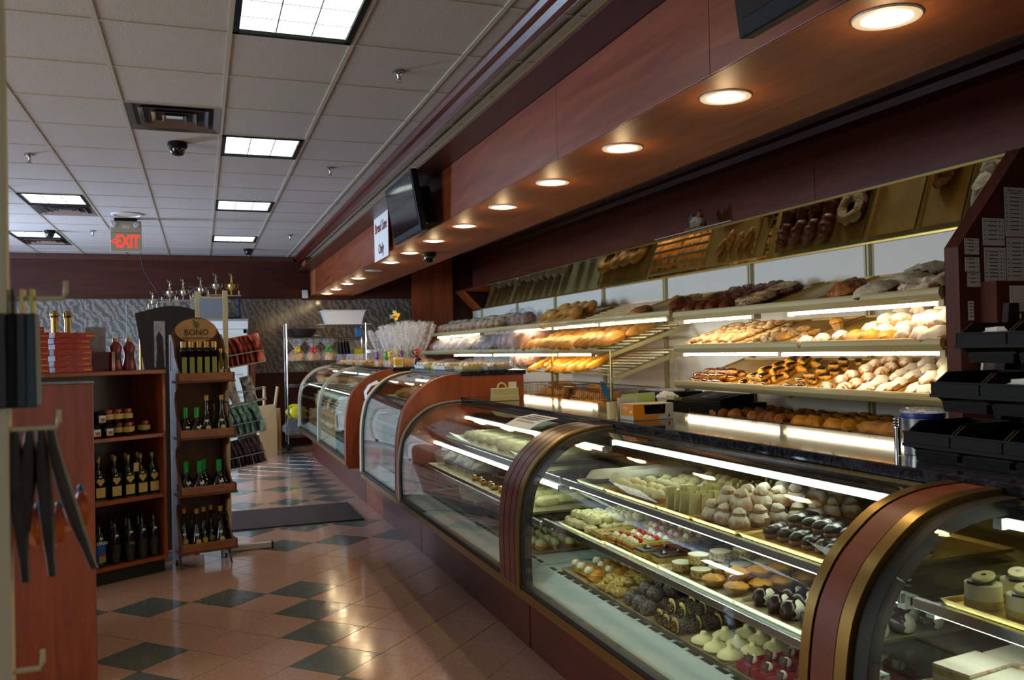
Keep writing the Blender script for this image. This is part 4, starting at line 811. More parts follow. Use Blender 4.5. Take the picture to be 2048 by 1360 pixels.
ctray('tray of black and white pastries near the red wood arch', 1.53, 1.95, 1.80, 2.25, Z2, 'alu_tray')
fill('bw', 'black and white pastry half dipped in chocolate', 'pastry', 'black and white pastries', 1.55, 1.93, 1.82, 2.24, Z2+.004, 4, 6, .4, .15, 1.05, .1)
# deck z .49
def dtray(label, y0, y1, mt='alu_tray'): return tray(label, 1.53, 1.98, y0, y1, Z3, mt)
dtray('tray of shell pastries with cream and cherries on the case floor', 3.33, 3.60); fill('shell', 'ridged golden shell pastry with cream and a cherry', 'pastry', 'shell pastries', 1.54, 1.96, 3.34, 3.59, Z3+.004, 4, 3, 2.6, .4, 1)
dtray('tray of nutty golden cookies on the case floor', 3.08, 3.30); fill('nutcookie', 'golden cookie covered in chopped nuts', 'cookie', 'nut cookies', 1.54, 1.97, 3.09, 3.29, Z3+.004, 6, 3, 0, 3, 1.05, .15, 2, .03)
dtray('tray of dark chocolate balls on the case floor', 2.83, 3.05); fill('cocoball', 'dark chocolate ball rolled in sprinkles', 'sweet', 'chocolate balls', 1.54, 1.97, 2.84, 3.04, Z3+.004, 6, 3, 0, 3, 1, .1, 2, .045)
dtray('tray of chocolate swiss roll slices on the case floor', 2.60, 2.80); fill('chocrollcake', 'short chocolate roll showing a spiral end', 'cake', 'swiss roll slices', 1.54, 1.97, 2.61, 2.79, Z3+.004, 5, 3, .1, .15, 1, .08, 2, .04)
dtray('tray of pale cream meringues on the case floor', 2.32, 2.57); fill('meringue', 'pale cream meringue with a pointed tip', 'sweet', 'cream meringues', 1.54, 1.97, 2.33, 2.56, Z3+.004, 5, 3, 0, 3, 1, .05)
dtray('tray of raspberry red squares on the case floor', 1.98, 2.29); fill('redsq', 'raspberry red square with a white ball and chocolate tile', 'cake', 'raspberry squares', 1.54, 1.97, 1.99, 2.28, Z3+.004, 6, 4, 0, .05, 1, .04)
dtray('hidden tray of cookies by the foot of the wood arch', 1.78, 1.95); fill('nutcookie', 'nut cookie on the tray nearest the wood arch', 'cookie', 'nut cookies by the arch', 1.54, 1.97, 1.79, 1.94, Z3+.004, 5, 2, 0, 3)
# ---------------- near right case (y .35 .. 1.56)
ctray('copper coloured tray of banana cakes', 1.62, 2.18, 1.16, 1.54, Z1, 'gold_foil'); fill('banana', 'cylinder of pale cake topped with banana slice and mint', 'cake', 'banana cakes', 1.63, 2.16, 1.17, 1.53, Z1+.004, 5, 4, .3, .25, 1, .08)
ctray('tray of white dessert cups with chocolate', 1.62, 2.18, .80, 1.13, Z1, 'alu_tray'); fill('cup', 'white tapered dessert cup with broken chocolate on cream', 'dessert', 'chocolate dessert cups', 1.63, 2.16, .81, 1.12, Z1+.004, 5, 3, .1, .15, 1)
ctray('tray of large powdered cream slices', 1.54, 2.18, .62, 1.54, Z2, 'alu_tray'); fill('slice', 'large cream slice thick with powdered sugar', 'cake', 'powdered cream slices', 1.55, 2.17, .64, 1.53, Z2+.004, 4, 9, .15, .04, 1, .04)
dtray('tray of pale pastries on the floor of the near right case', 1.1, 1.52); fill('log', 'piped cream roll on the floor of the near right case', 'cake', 'piped rolls in the near case', 1.55, 1.95, 1.12, 1.5, Z3+.004, 1, 5, 0, .04, .95)
# ---------------- low case (y 3.88 .. 6.10)
tray('plain tray under the ridged cream logs in the low case', 1.64, 2.2, 4.3, 5.9, Z1, 'alu_tray'); fill('log', 'long ridged cream log on the top shelf of the low case', 'cake', 'ridged cream logs', 1.68, 2.16, 4.35, 5.85, Z1+.004, 1, 9, 0, .05, 1, .05)
tray('white tray of wrapped cakes in the low case', 1.53, 2.1, 3.95, 6.0, .685, 'alu_tray')
fill('log', 'piped cake roll on the middle shelf of the low case', 'cake', 'piped rolls in the low case', 1.58, 2.0, 4.1, 4.6, .689, 1, 4, .2, .1, 1)
fill('glazed', 'brown glazed pastry in the low case', 'pastry', 'glazed pastries in the low case', 1.58, 2.0, 4.62, 5.2, .689, 3, 6, .6, .3, 1)
fill('bagged', 'cellophane wrapped cake roll at the far end of the low case', 'cake', 'wrapped cakes in the low case', 1.6, 2.0, 5.3, 6.0, .689, 1, 4, .1, .1, 1)
tray('tray of cream and blueberry squares on the floor of the low case', 1.54, 2.0, 3.95, 4.55, Z3, 'alu_tray'); fill('berrytart', 'white cream tart with a blueberry', 'tart', 'blueberry cream tarts', 1.55, 1.98, 3.97, 4.53, Z3+.004, 6, 8, 0, 3, 1.05)
tray('tray of chocolate crumb cakes on the floor of the low case', 1.54, 2.0, 4.6, 5.2, Z3, 'alu_tray'); fill('slabcake', 'dark crumb covered chocolate cake on the case floor', 'cake', 'chocolate crumb cakes', 1.55, 1.98, 4.62, 5.18, Z3+.004, 1, 2, 0, .03, 1.1)
tray('tray of white cream cakes on the floor of the low case', 1.54, 2.0, 5.25, 5.95, Z3, 'alu_tray'); fill('whipcake', 'round white cream cake on the floor of the low case', 'cake', 'white cream cakes', 1.55, 1.98, 5.27, 5.93, Z3+.004, 1, 3, 0, 1, .9)
# ---------------- tall cases: simple trays of bread and cakes
for (ya, yb, sh, nm_) in ((6.3, 7.66, (.495, .725, .925, 1.105), 'black bow case'), (8.7, 10.64, (.495, .705, .905, 1.085), 'middle far case'), (10.8, 12.86, (.495, .705, .905, 1.085), 'farthest case')):
    for i, z in enumerate(sh):
        lev = ('floor', 'lower shelf', 'middle shelf', 'top shelf')[i]
        tray('metal tray on the %s of the %s' % (lev, nm_), 1.56, 2.18, ya+.03, yb-.03, z, 'alu_tray')
        kk, lb, ct = (('whipcake', 'round white cake', 'cake'), ('shortloaf', 'golden pastry loaf', 'pastry'), ('crumbcake', 'sugared crumb cake', 'cake'), ('powbread', 'powdered bread', 'bread'))[(i+int(ya)) % 4]
        n = int((yb-ya)/.24)
        fill(kk, '%s, %s of %s' % (lb, lev, nm_), ct, '%ss on the %s of the %s' % (lb, lev, nm_), 1.6, 2.14, ya+.06, yb-.06, z+.004, 2, n, 0, .2, .95)
# ---------------- bread shelves on the wall: frames tilted like the shelf beds
def bed(xa, z0): return Matrix.Translation((xa+.03, 0, z0+.012)) @ Matrix.Rotation(-TILT, 4, 'Y')
B3, B2, B1 = bed(3.76, 1.725), bed(3.76, 1.45), bed(3.76, 1.145)     # top, middle, lowest shelf at the right
def btray(label, F, y0, y1, mt='tan_tray', u0=.012, u1=.70): return tray(label, u0+.01, u1, y0+.012, y1-.012, 0, mt, .016, 'baking_tray', F)
def bfill(k, label, cat, group, F, u0, u1, y0, y1, nx, ny, **kw): fill(k, label, cat, group, u0, u1, y0, y1, .004, nx, ny, frame=F, **kw)
# lowest
btray('tray of glazed eclairs on the lowest right shelf', B1, 5.72, 6.36); bfill('glazed', 'brown glazed eclair on the lowest right shelf', 'pastry', 'glazed eclairs', B1, .03, .36, 5.82, 6.28, 3, 5, rz=1.4, jr=.15, s=1.15, layers=2, ls=.03)
btray('tray of chocolate croissants on the lowest right shelf', B1, 5.12, 5.70); bfill('choccroi', 'golden croissant with chocolate icing', 'pastry', 'chocolate croissants', B1, .03, .66, 5.18, 5.56, 5, 3, rz=.5, jr=.4, s=1.1, layers=2, ls=.035)
btray('tray of chocolate topped rolls on the lowest right shelf', B1, 4.72, 5.10); bfill('chocroll', 'golden roll with chocolate stripe', 'pastry', 'chocolate rolls', B1, .03, .66, 4.8, 5.06, 6, 2, rz=1.3, jr=.3, s=1.0, layers=2, ls=.03)
btray('tray of sugared knots on the lowest right shelf', B1, 4.36, 4.70); bfill('knot', 'sugared knotted bun in a heaped row', 'bun', 'sugared knots', B1, .03, .66, 4.38, 4.66, 6, 2, rz=.8, jr=.6, s=1.0, layers=2, ls=.035)
btray('tray of powdered breads on the lowest right shelf', B1, 4.0, 4.34); bfill('powbread', 'powder-dusted bread beside the sugared knots', 'bread', 'powdered breads', B1, .03, .66, 4.02, 4.32, 5, 2, rz=.3, jr=.15, s=.95, layers=1)
btray('tray of heaped powdered breads by the end panel, lowest shelf', B1, 3.60, 3.98); bfill('powbread', 'powder-dusted bread heaped by end panel', 'bread', 'powdered breads by the end panel', B1, .03, .66, 3.62, 3.96, 4, 3, rz=.5, jr=.2, s=1.0, layers=2, ls=.04)
# middle
btray('tray of danish pastries on the middle right shelf', B2, 5.5, 6.36); bfill('danish', 'iced golden danish pastry, closely packed', 'pastry', 'iced danish pastries', B2, .03, .62, 5.52, 6.34, 6, 8, jr=3, s=.95, layers=2, ls=.03)
btray('nearer tray of danish pastries on the middle right shelf', B2, 4.92, 5.47); bfill('danish', 'iced danish pastry in front of the muffins', 'pastry', 'nearer danish pastries', B2, .02, .38, 4.96, 5.44, 4, 5, jr=3, s=.95, layers=2, ls=.03)
for k, (u, y, lb) in enumerate(((.42, 4.85, 'single muffin halfway up the tilted tray on the middle shelf'), (.06, 4.98, 'muffin at the front corner beside the danish pastries'))): K['muffin'].put(B2 @ T(u, y, .004, 0, 0, 0, 1.15), lb, 'muffin')
btray('nearly empty tray with powdered rolls on the middle right shelf', B2, 4.42, 4.9)
for k, (u, y, lb) in enumerate(((.05, 4.76, 'powdered roll at the front edge, left one'), (.09, 4.64, 'powdered roll at the front edge, middle one'), (.15, 4.53, 'powdered roll at the front edge, right one'))): K['powroll'].put(B2 @ T(u, y, .004, .4, 0, 0, 1.1), lb, 'roll')
btray('tray of puffy golden pastries on the middle right shelf', B2, 3.98, 4.4); bfill('puffy', 'puffy sugared pastry in the pile', 'pastry', 'puffy sugared pastries', B2, .16, .66, 3.98, 4.36, 4, 3, jr=3, s=1.1, layers=2, ls=.05)
bfill('goldpuff', 'golden glazed puff at the shelf front', 'pastry', 'golden puffs', B2, .02, .2, 4.0, 4.4, 1, 3, jr=3, s=1)
btray('tray of powdered puffs by the end panel, middle shelf', B2, 3.60, 3.95); bfill('puffy', 'large powdered puff by the end panel', 'pastry', 'powdered puffs by the end panel', B2, .02, .6, 3.6, 3.94, 5, 3, jr=3, s=1.2, layers=2, ls=.055)
# top
btray('tray of dark braided loaves on the upper right shelf', B3, 5.3, 6.36); bfill('braid', 'dark shiny braided loaf on the upper right shelf', 'bread', 'dark braided loaves', B3, .04, .66, 5.64, 6.34, 3, 4, rz=.3, jr=.2, s=.74, jp=.06)
bfill('nutring', 'dark nut topped ring loaf at the shelf front', 'bread', 'nut topped ring loaves', B3, .02, .6, 5.28, 5.58, 2, 1, rz=1.45, jr=.1, s=1.15)
btray('mostly empty wooden coloured tray on the upper right shelf', B3, 4.78, 5.26); btray('tray of fruit danishes on the upper right shelf', B3, 4.38, 4.76)
bfill('fruitd', 'large flat dark fruit danish on the upper right shelf', 'pastry', None, B3, .12, .54, 4.42, 4.74, 1, 1, jr=1, s=1.75)
btray('tray of crumb cakes on the upper right shelf', B3, 3.98, 4.36); bfill('crumbcake', 'crumb cake dusted with sugar on the upper right shelf', 'cake', 'sugared crumb cakes', B3, .02, .64, 4.0, 4.34, 3, 1, jr=.4, s=1.3)
btray('tray of crumb rings by the end panel, upper shelf', B3, 3.60, 3.95); bfill('crumbring', 'crumb ring on a white paper disc by the end panel', 'cake', 'crumb rings', B3, .04, .66, 3.58, 3.97, 3, 1, jr=.4, s=1.1)
# left run, upper
BL2 = bed(3.765, 1.755)
bfill('boule', 'floury round loaf on the upper shelf', 'bread', 'floury round loaves', BL2, .02, .45, 11.0, 14.3, 2, 12, jr=3, s=1.12, tilt=-.35)
bfill('baground', 'bagged round loaf between the floury loaves and ring breads', 'bread', 'bagged round loaves on the upper shelf', BL2, .02, .4, 10.2, 10.9, 1, 2, jr=.5, s=1.1)
btray('tray of ring breads on the upper left run', BL2, 8.7, 9.95); bfill('ring', 'golden ring bread leaning in its row', 'bread', 'golden ring breads', BL2, .05, .55, 8.75, 9.85, 2, 4, jr=.3, s=1.15, tilt=-.45, jp=.2)
btray('tray with a flat rustic bread on the upper left run', BL2, 6.7, 7.5); K['flatrustic'].put(BL2 @ T(.14, 7.2, .004, 1.3, 0, 0, 1.0), 'flat rustic bread at the front of its tray on the upper left run', 'bread'); bfill('shortloaf', 'small dark-specked loaf at the back of the tray', 'bread', 'small loaves on the upper left run', BL2, .36, .66, 6.72, 7.3, 1, 4, rz=.3, jr=.3, s=.62)
btray('small tray with a dark loaf where the two shelf runs meet', BL2, 6.5, 6.68); K['braid'].put(BL2 @ T(.2, 6.56, .004, .2, 0, 0, .8), 'dark loaf where the two shelf runs meet', 'bread')
# left run, second shelf
BL1 = Matrix.Translation((3.66, 0, 1.462)) @ Matrix.Rotation(-TILT, 4, 'Y')
bfill('bagged', 'sliced loaf in a clear bag on the second shelf', 'bread', 'bagged sliced loaves', BL1, -.02, .5, 11.0, 14.4, 1, 17, rz=.2, jr=.15, s=1.15)
bfill('baground', 'large bagged round loaf on the second shelf', 'bread', 'bagged round loaves', BL1, .03, .6, 9.9, 10.95, 2, 4, jr=.5, s=1.25)
bfill('shortloaf', 'short crusty loaf on the second shelf', 'bread', 'short crusty loaves', BL1, .06, .7, 8.5, 9.85, 2, 9, rz=.25, jr=.2, s=1.15, layers=1, ls=.05)
bfill('shortloaf', 'segmented long loaf above the empty slatted rack', 'bread', 'segmented long loaves', BL1, .1, .8, 7.7, 8.4, 2, 4, rz=.2, jr=.1, s=1.3)
# lower slatted rack: baguettes, bagged rounds
BL0 = Matrix.Translation((3.76, 0, 1.245)) @ Matrix.Rotation(-.33, 4, 'Y')
bfill('baguette', 'long golden baguette on the lower slatted rack', 'bread', 'baguettes on the slatted rack', BL0, .02, .62, 8.2, 9.75, 1, 9, rz=.35, jr=.1, s=1.25, layers=2, ls=.06)
bfill('baground', 'bagged round loaf on the slatted rack', 'bread', 'bagged loaves on the slatted rack', BL0, .02, .5, 9.85, 10.35, 2, 2, jr=.4, s=1.2)
# trays on the dark back counter
for k, (y0, y1, kk, lb, ct) in enumerate(((5.62, 6.25, 'brownbun', 'brown bun, first back counter tray', 'bun'), (5.05, 5.58, 'brownbun', 'nutty bun, second back counter tray', 'bun'), (4.72, 5.02, 'goldpuff', 'golden bun, small third counter tray', 'bun'), (4.38, 4.7, 'goldpuff', 'golden bun, fourth back counter tray', 'bun'), (3.75, 4.34, 'shortloaf', 'brown loaf, fifth back counter tray', 'bread'), (3.45, 3.7, 'brownbun', 'dark loaf, copper tray at counter end', 'bread'))):
    tray(('first', 'second', 'third', 'fourth', 'fifth', 'copper coloured sixth')[k]+' tray on the dark back counter, from the cash register', 3.84, 4.45, y0, y1, .921, 'alu_tray' if k < 5 else 'tan_tray', .022, 'baking_tray')
    fill(kk, lb, ct, 'bread on the back counter tray %s' % 'abcdef'[k], 3.87, 4.42, y0+.03, y1-.03, .926, 5, max(2, int((y1-y0)/.13)), 1.2, .5, 1)
# wire baskets with rolls on the lower counter
def basket(lab, x0, x1, y0, y1, z0, z1):
    t = thing('wire_basket', lab, 'basket', ((x0+x1)/2, (y0+y1)/2, z0)); a, b, h = (x1-x0)/2, (y1-y0)/2, z1-z0
    for (nm, zz, r) in (('top_rim', h, .006), ('middle_wire', h*.62, .003), ('lower_wire', h*.3, .003), ('bottom_rim', .006, .004)):
        s_ = 1 if nm == 'top_rim' else .97
        obj(nm, M().tube([(-a*s_, -b*s_, zz), (a*s_, -b*s_, zz), (a*s_, b*s_, zz), (-a*s_, b*s_, zz)], r, 6, close=True), 'steel', t)
    m = M(); n = int(2*b/.05); k_ = int(2*a/.05)
    for i in range(n+1):
        y = -b*.97+i*2*b*.97/n
        for x in (-a*.97, a*.97): m.tube([(x, y, .004), (x*1.03, y, h)], .0022, 4)
        m.tube([(-a*.97, y, .004), (a*.97, y, .004)], .002, 4)
    for i in range(k_+1):
        x = -a*.97+i*2*a*.97/k_
        for y in (-b*.97, b*.97): m.tube([(x, y, .004), (x, y*1.03, h)], .0022, 4)
    o = obj('grid_wires', m, 'steel', t); o['kind'] = 'stuff'
basket('wire basket of rolls with blue glimpses, farther of the two', 3.86, 4.5, 9.26, 10.3, .768, 1.07)
basket('long wire basket of rolls behind the blue feather pen, nearer of the two', 3.86, 4.5, 7.9, 9.2, .768, 1.07)
fill('roll', 'crusty roll in the farther wire basket', 'roll', 'rolls in the farther basket', 3.9, 4.46, 9.3, 10.26, .775, 4, 8, 0, 3, 1.35, .2, 4, .075)
fill('roll', 'crusty roll in the nearer wire basket', 'roll', 'rolls in the nearer basket', 3.9, 4.46, 8.3, 9.16, .775, 4, 7, 0, 3, 1.35, .2, 4, .075)
fill('roll', 'low crusty roll at near basket end', 'roll', 'low rolls in the nearer basket', 3.9, 4.46, 7.93, 8.3, .775, 4, 3, 0, 3, 1.35, .2, 1)
# ================================================================ left side
def frame2(ox, oy, ang): return Matrix.Translation((ox, oy, 0)) @ Matrix.Rotation(ang, 4, 'Z')
# wooden shelf unit with jars and bottles; local x runs right along the front, y into the unit
WU = frame2(-.235, 6.50, math.atan2(.531, .847))
t = tag(bpy.data.objects.new('wooden_shelf_unit', None), 'open red-brown wooden shelf unit holding jars and dark bottles', 'shelf'); COL.objects.link(t); t.matrix_world = WU
L_ = 1.35
obj('side_board', M().box(-.022, 0, 0, .42, .09, 1.385), 'cherry', t, bevel=.002); obj('side_board', M().box(-L_, -L_+.022, 0, .42, .09, 1.385), 'cherry', t, bevel=.002)
obj('back_board', M().box(-L_+.022, -.022, .405, .42, .09, 1.385), 'cherry_dark', t)
obj('top_board', M().box(-L_-.005, .005, -.008, .425, 1.385, 1.412), 'cherry', t, bevel=.003)
for z in (.115, .548, .968): obj('shelf_board', M().box(-L_+.022, -.022, .003, .405, z-.025, z), 'cherry', t, bevel=.002)
obj('kick_plinth', M().box(-L_+.01, -.01, .03, .41, 0, .088), 'kick_black', t)
WI = WU.inverted()
def on_unit(kitname, x, y, z, *a, **k): return K[kitname].put(T(x, y, z, *a), **k)
# bottle kits
def bottle(prof): return M().lathe(prof, 14)
kit('honeybottle', [M().taper(-.034, .034, -.034, .034, 0, .17, .001, 0).lathe([(.033, .165), (.028, .19), (.014, .215), (.013, .262)], 12)], 'oil_dark', [('cap', M().lathe([(.015, .255), (.015, .285), (.001, .286)], 12), 'cap_gold', (0, 0, 0)), ('label', M().box(-.031, .031, -.0362, -.0345, .02, .085), 'label_cream', (0, 0, 0)), ('heart_label', M().prism([(-.024, .14), (-.026, .125), (0, .095), (.026, .125), (.024, .14), (.012, .146), (0, .138), (-.012, .146)], -.0362, -.0345), 'label_cream', (0, 0, 0)), ('price_sticker', M().box(-.012, .006, -.0362, -.0345, .153, .162), 'paper', (0, 0, 0))], smooth=True, nm='square_bottle')
kit('oilbottle', [bottle([(.036, 0), (.038, .01), (.038, .17), (.030, .205), (.013, .235), (.012, .285)])], 'oil_dark', [('cap', M().lathe([(.014, .275), (.014, .31), (.001, .311)], 12), 'black_plastic', (0, 0, 0)), ('label', M().lathe([(.0388, .04), (.0388, .13)], 14), 'label_dark', (0, 0, 0)), ('price_sticker', M().box(-.012, .008, -.0365, -.032, .185, .196), 'paper', (0, 0, 0))], nm='dark_bottle')
kit('ciriobottle', [bottle([(.038, 0), (.040, .01), (.040, .17), (.030, .205), (.013, .235), (.012, .285)])], 'vinegar_black', [('cap', M().lathe([(.014, .275), (.014, .31), (.001, .311)], 12), 'black_plastic', (0, 0, 0)), ('label', M().lathe([(.0408, .03), (.0408, .145)], 14), 'label_blue', (0, 0, 0)), ('label_picture', M().box(-.022, .022, -.0425, -.0405, .032, .072), 'label_green', (0, 0, 0)), ('label_band', M().box(-.018, .018, -.0428, -.0408, .075, .09), 'red', (0, 0, 0)), ('price_sticker', M().box(-.012, .008, -.0365, -.032, .185, .196), 'paper', (0, 0, 0))], nm='blue_label_bottle')
kit('jar', [M().lathe([(.036, 0), (.042, .008), (.043, .06), (.038, .07)], 18)], 'jar_dark', [('lid', M().lathe([(.039, .068), (.040, .088), (.038, .091), (.001, .092)], 18), 'maroon_foil', (0, 0, 0)), ('label', M().lathe([(.0435, .025), (.0435, .06)], 18), 'label_cream', (0, 0, 0))], nm='jam_jar')
kit('jarbw', [M().lathe([(.036, 0), (.042, .008), (.043, .06), (.038, .07)], 8)], 'jar_dark', [('lid', M().lathe([(.038, .068), (.039, .086), (.001, .088)], 14), 'black_plastic', (0, 0, 0)), ('picture_label', M().box(-.022, .022, -.0445, -.041, .014, .06), 'paper', (0, 0, 0)), ('picture', M().box(-.016, .018, -.0448, -.042, .018, .042), 'fruit', (0, 0, 0))], nm='dark_jar')
kit('tallbottle', [M().taper(-.024, .024, -.024, .024, 0, .215, 0, 0).lathe([(.023, .21), (.021, .225), (.014, .235), (.013, .25)], 10)], 'vinegar_black', [('cap', M().lathe([(.018, .24), (.019, .285), (.001, .286)], 12), 'cap_gold', (0, 0, 0)), ('label', M().box(-.017, .017, -.0258, -.0242, .015, .17), 'label_green', (0, 0, 0))], nm='tall_oil_bottle')
kit('slimoil', [bottle([(.022, 0), (.023, .12), (.012, .16), (.010, .2)])], 'oil_gold', [('cap', M().lathe([(.013, .19), (.013, .22), (.001, .221)], 10), 'cap_gold', (0, 0, 0)), ('label', M().box(-.012, .012, -.024, -.021, .03, .07), 'label_cream', (0, 0, 0))], nm='small_oil_bottle')
def cruet(m=None):
    m = M(); m.lathe([(.030, 0), (.040, .02), (.036, .05), (.018, .12), (.011, .16), (.010, .22)], 14); return m
kit('cruet', [cruet()], 'oil_dark', [('handle', M().tube([(.011, 0, .2), (.035, 0, .2), (.048, 0, .17), (.045, 0, .11), (.033, 0, .06)], .005, 6), 'jar_dark', (0, 0, 0)), ('stopper', M().lathe([(.013, .215), (.014, .245), (.001, .246)], 10), 'cap_gold', (0, 0, 0)), ('label', M().prism([(-.012, .03), (.012, .03), (.014, .055), (0, .065), (-.014, .055)], -.0425, -.033), 'label_cream', (0, 0, 0)), ('price_sticker', M().box(-.016, .003, -.034, -.027, .085, .097), 'paper', (0, 0, 0))], nm='oil_cruet')
kit('greencap', [M().lathe([(.048, 0), (.056, .02), (.050, .055), (.02, .09), (.013, .105), (.013, .12)], 14)], 'vinegar_black', [('foil_cap', M().lathe([(.015, .112), (.016, .175), (.001, .176)], 12), 'green_foil', (0, 0, 0)), ('price_sticker', M().box(-.01, .012, -.052, -.044, .05, .062), 'paper', (0, 0, 0))], nm='green_capped_bottle')
UA = math.atan2(.531, .847)
hb = [(-.60, 6.335), (-.5, 6.26), (-.423, 6.305), (-.352, 6.40), (-.285, 6.44)]
nth = ['first', 'second', 'third', 'fourth', 'fifth', 'sixth', 'seventh', 'eighth', 'ninth', 'tenth', 'eleventh', 'twelfth']
def uput(kn, s, d, z, label, cat, group=None, rz=0, sc=1):
    return K[kn].put(WU @ T(-s, d, z, rz, 0, 0, sc), label, cat, group)
for k, s in enumerate((.06, .145, .235, .33, .43)):
    uput('honeybottle', s, .09+(.02 if k == 4 else 0), .55, 'square dark bottle with cream heart label, front row, %s from the right' % nth[k], 'bottle', 'cream labelled square bottles')
    uput('honeybottle', s+.05, .20, .55, 'square dark bottle behind the front row, %s from the right' % nth[k], 'bottle', 'cream labelled square bottles')
o = tag(obj('neck_tag', M().box(-.018, .018, -.001, .001, 0, .06), 'label_cream', mw=WU @ T(-.20, .045, .72, 0, 0, .05)), 'cream paper tag standing on a bottle neck in the middle row', 'tag')
for k, s in enumerate((.53, .60)):
    uput('ciriobottle', s, .08+.03*k, .55, ('blue labelled bottle on the middle shelf, right one', 'blue labelled bottle on the middle shelf, left one')[k], 'bottle', 'blue labelled bottles, middle shelf')
for k, s in enumerate((.07, .155, .245)):
    uput('oilbottle', s, .07, .117, 'black olive oil bottle, bottom shelf front row, %s from the right' % nth[k], 'bottle', 'black oil bottles on the bottom shelf', sc=1.04)
for k, s in enumerate((.11, .20, .30, .39)):
    uput('oilbottle', s, .20, .117, 'black oil bottle behind the bottom front row, %s from the right' % nth[k], 'bottle', 'black oil bottles on the bottom shelf', sc=1.0)
uput('oilbottle', .345, .07, .117, 'black oil bottle beside the blue CIRIO bottles, bottom shelf', 'bottle')
for k, s in enumerate((.45, .54)):
    o = uput('ciriobottle', s, .07, .117, ('blue CIRIO bottle on the bottom shelf, right one', 'blue CIRIO bottle on the bottom shelf, left one')[k], 'bottle')
    text('label_letters', 'CIRIO', .028, 'paper', upright((0, -.0415, .158), (0, -1, 0)), o, .001, bold=.0006)
text('label_letters', 'Olio', .02, 'label_cream', upright((0, -.040, .12), (0, -1, 0)), bpy.data.objects['dark_bottle.002'], .001)
jn = 0
for (s, d, z, kn, lb) in ((.09, .13, .97, 'jar', 'jam jar standing apart at the right of the jar shelf'), (.19, .16, .97, 'jar', 'jam jar behind the front jam jars'), (.24, .08, .97, 'jar', 'front jam jar, right of the pair'), (.29, .11, .97, 'jar', 'front jam jar, left of the pair'), (.24, .09, 1.063, 'jar', 'upper jam jar, right one of the stacked three'), (.31, .09, 1.063, 'jar', 'upper jam jar, middle one of the stacked three'), (.375, .09, 1.063, 'jar', 'upper jam jar, left one of the stacked three'), (.33, .19, .97, 'jar', 'jam jar hidden under the stacked ones'), (.385, .07, .97, 'jarbw', 'dark jar with picture label, lower row right'), (.47, .07, .97, 'jarbw', 'dark jar with picture label, lower row middle'), (.555, .08, .97, 'jarbw', 'dark jar at the left end of the lower row'), (.435, .07, 1.06, 'jarbw', 'dark jar with red picture label on the upper row'), (.52, .08, 1.06, 'jarbw', 'dark jar at the left of the upper row')):
    uput(kn, s, d, z, lb, 'jar', 'jars on the top compartment')
# red gift boxes on top
def gbox(s0, s1, z, h, lb, d=.02, rz=0):
    t = tag(bpy.data.objects.new('gift_box', None), lb, 'box', 'red wrapped gift boxes'); COL.objects.link(t); t.matrix_world = WU @ T(-(s0+s1)/2, d+.13, z, rz)
    w = (s1-s0)/2; obj('carton', M().box(-w, w, -.13, .13, 0, h), 'red_box', t, bevel=.002)
    m = M()
    for k in range(3): m.prism([(w*.05+k*.012, .001), (w*.05+k*.012+.005, .001), (w*.05+k*.012-.012, h-.001), (w*.05+k*.012-.017, h-.001)], -.1306, -.13)
    obj('ribbon_stripes', m, 'dark_red', t); obj('gold_swirl', M().tube([(-w*.9, -.1305, h*.15), (-w*.5, -.1305, h*.7), (-w*.1, -.1305, h*.82)], .0012, 4), 'gold_ink', t); obj('gold_lettering', M().box(w*.55, w*.92, -.1306, -.13, h*.35, h*.5), 'gold_ink', t); return t
z = 1.413
for k in range(7):
    hh = .036; gbox(.50+.006*(k % 3)-(.02 if k == 6 else 0), .735+.006*(k % 2), z, hh, 'red ribboned gift box in the right stack, %s from the bottom' % nth[k]); 
    gbox(.77+.004*(k % 3), 1.0+.004*(k % 2), z, hh, 'red ribboned gift box in the left stack, %s from the bottom' % nth[k], rz=.02*(k % 2)); z += hh+.001
gbox(.80, 1.04, z, .036, 'red ribboned gift box in the left stack, eighth from the bottom'); gbox(.87, 1.08, z+.037, .036, 'red ribboned gift box topping the left stack')
t = tag(bpy.data.objects.new('red_bottle', None), 'dark red shaped bottle with gold cap, right of the pair on the shelf top', 'bottle'); COL.objects.link(t); t.matrix_world = WU @ T(-.185, .14, 1.413)
def redb(t):
    obj('bottle_body', M().lathe([(.045, 0), (.048, .02), (.034, .09), (.036, .13), (.044, .16), (.030, .185), (.018, .2)], 14, sy=.8), 'dark_red', t, True); obj('cap', M().lathe([(.02, .198), (.02, .222), (.001, .223)], 12), 'cap_gold', t, True); obj('label', M().lathe([(.012, 0), (.012, .002), (.001, .0021)], 14, sy=2.2), 'label_dark', t, mw=T(0, -.031, .10, 0, PI/2))
redb(t)
t = tag(bpy.data.objects.new('red_bottle', None), 'dark red shaped bottle with gold cap, left of the pair on the shelf top', 'bottle'); COL.objects.link(t); t.matrix_world = WU @ T(-.275, .15, 1.413); redb(t)
tag(obj('cardboard_sheet', M().box(-.07, .07, -.002, .002, 0, .30), 'grey_cloth', mw=WU @ T(-.40, .19, 1.413, 0, .06)), 'grey cardboard sheet leaning behind the gift boxes', 'cardboard')
t = tag(obj('folded_carton', M().prism([(-.07, 0), (.05, 0), (.05, .13), (-.02, .13), (-.07, .12)], -.003, .003), 'maroon_card', mw=WU @ T(-.40, .10, 1.413, 0, .04)), 'maroon folded carton beside the red bottles', 'carton')
tag(obj('folded_carton', M().box(-.012, .012, -.04, .04, 0, .13), 'dark_red', mw=WU @ T(-.335, .12, 1.413, .2)), 'narrow crimson carton standing left of the red bottles', 'carton')
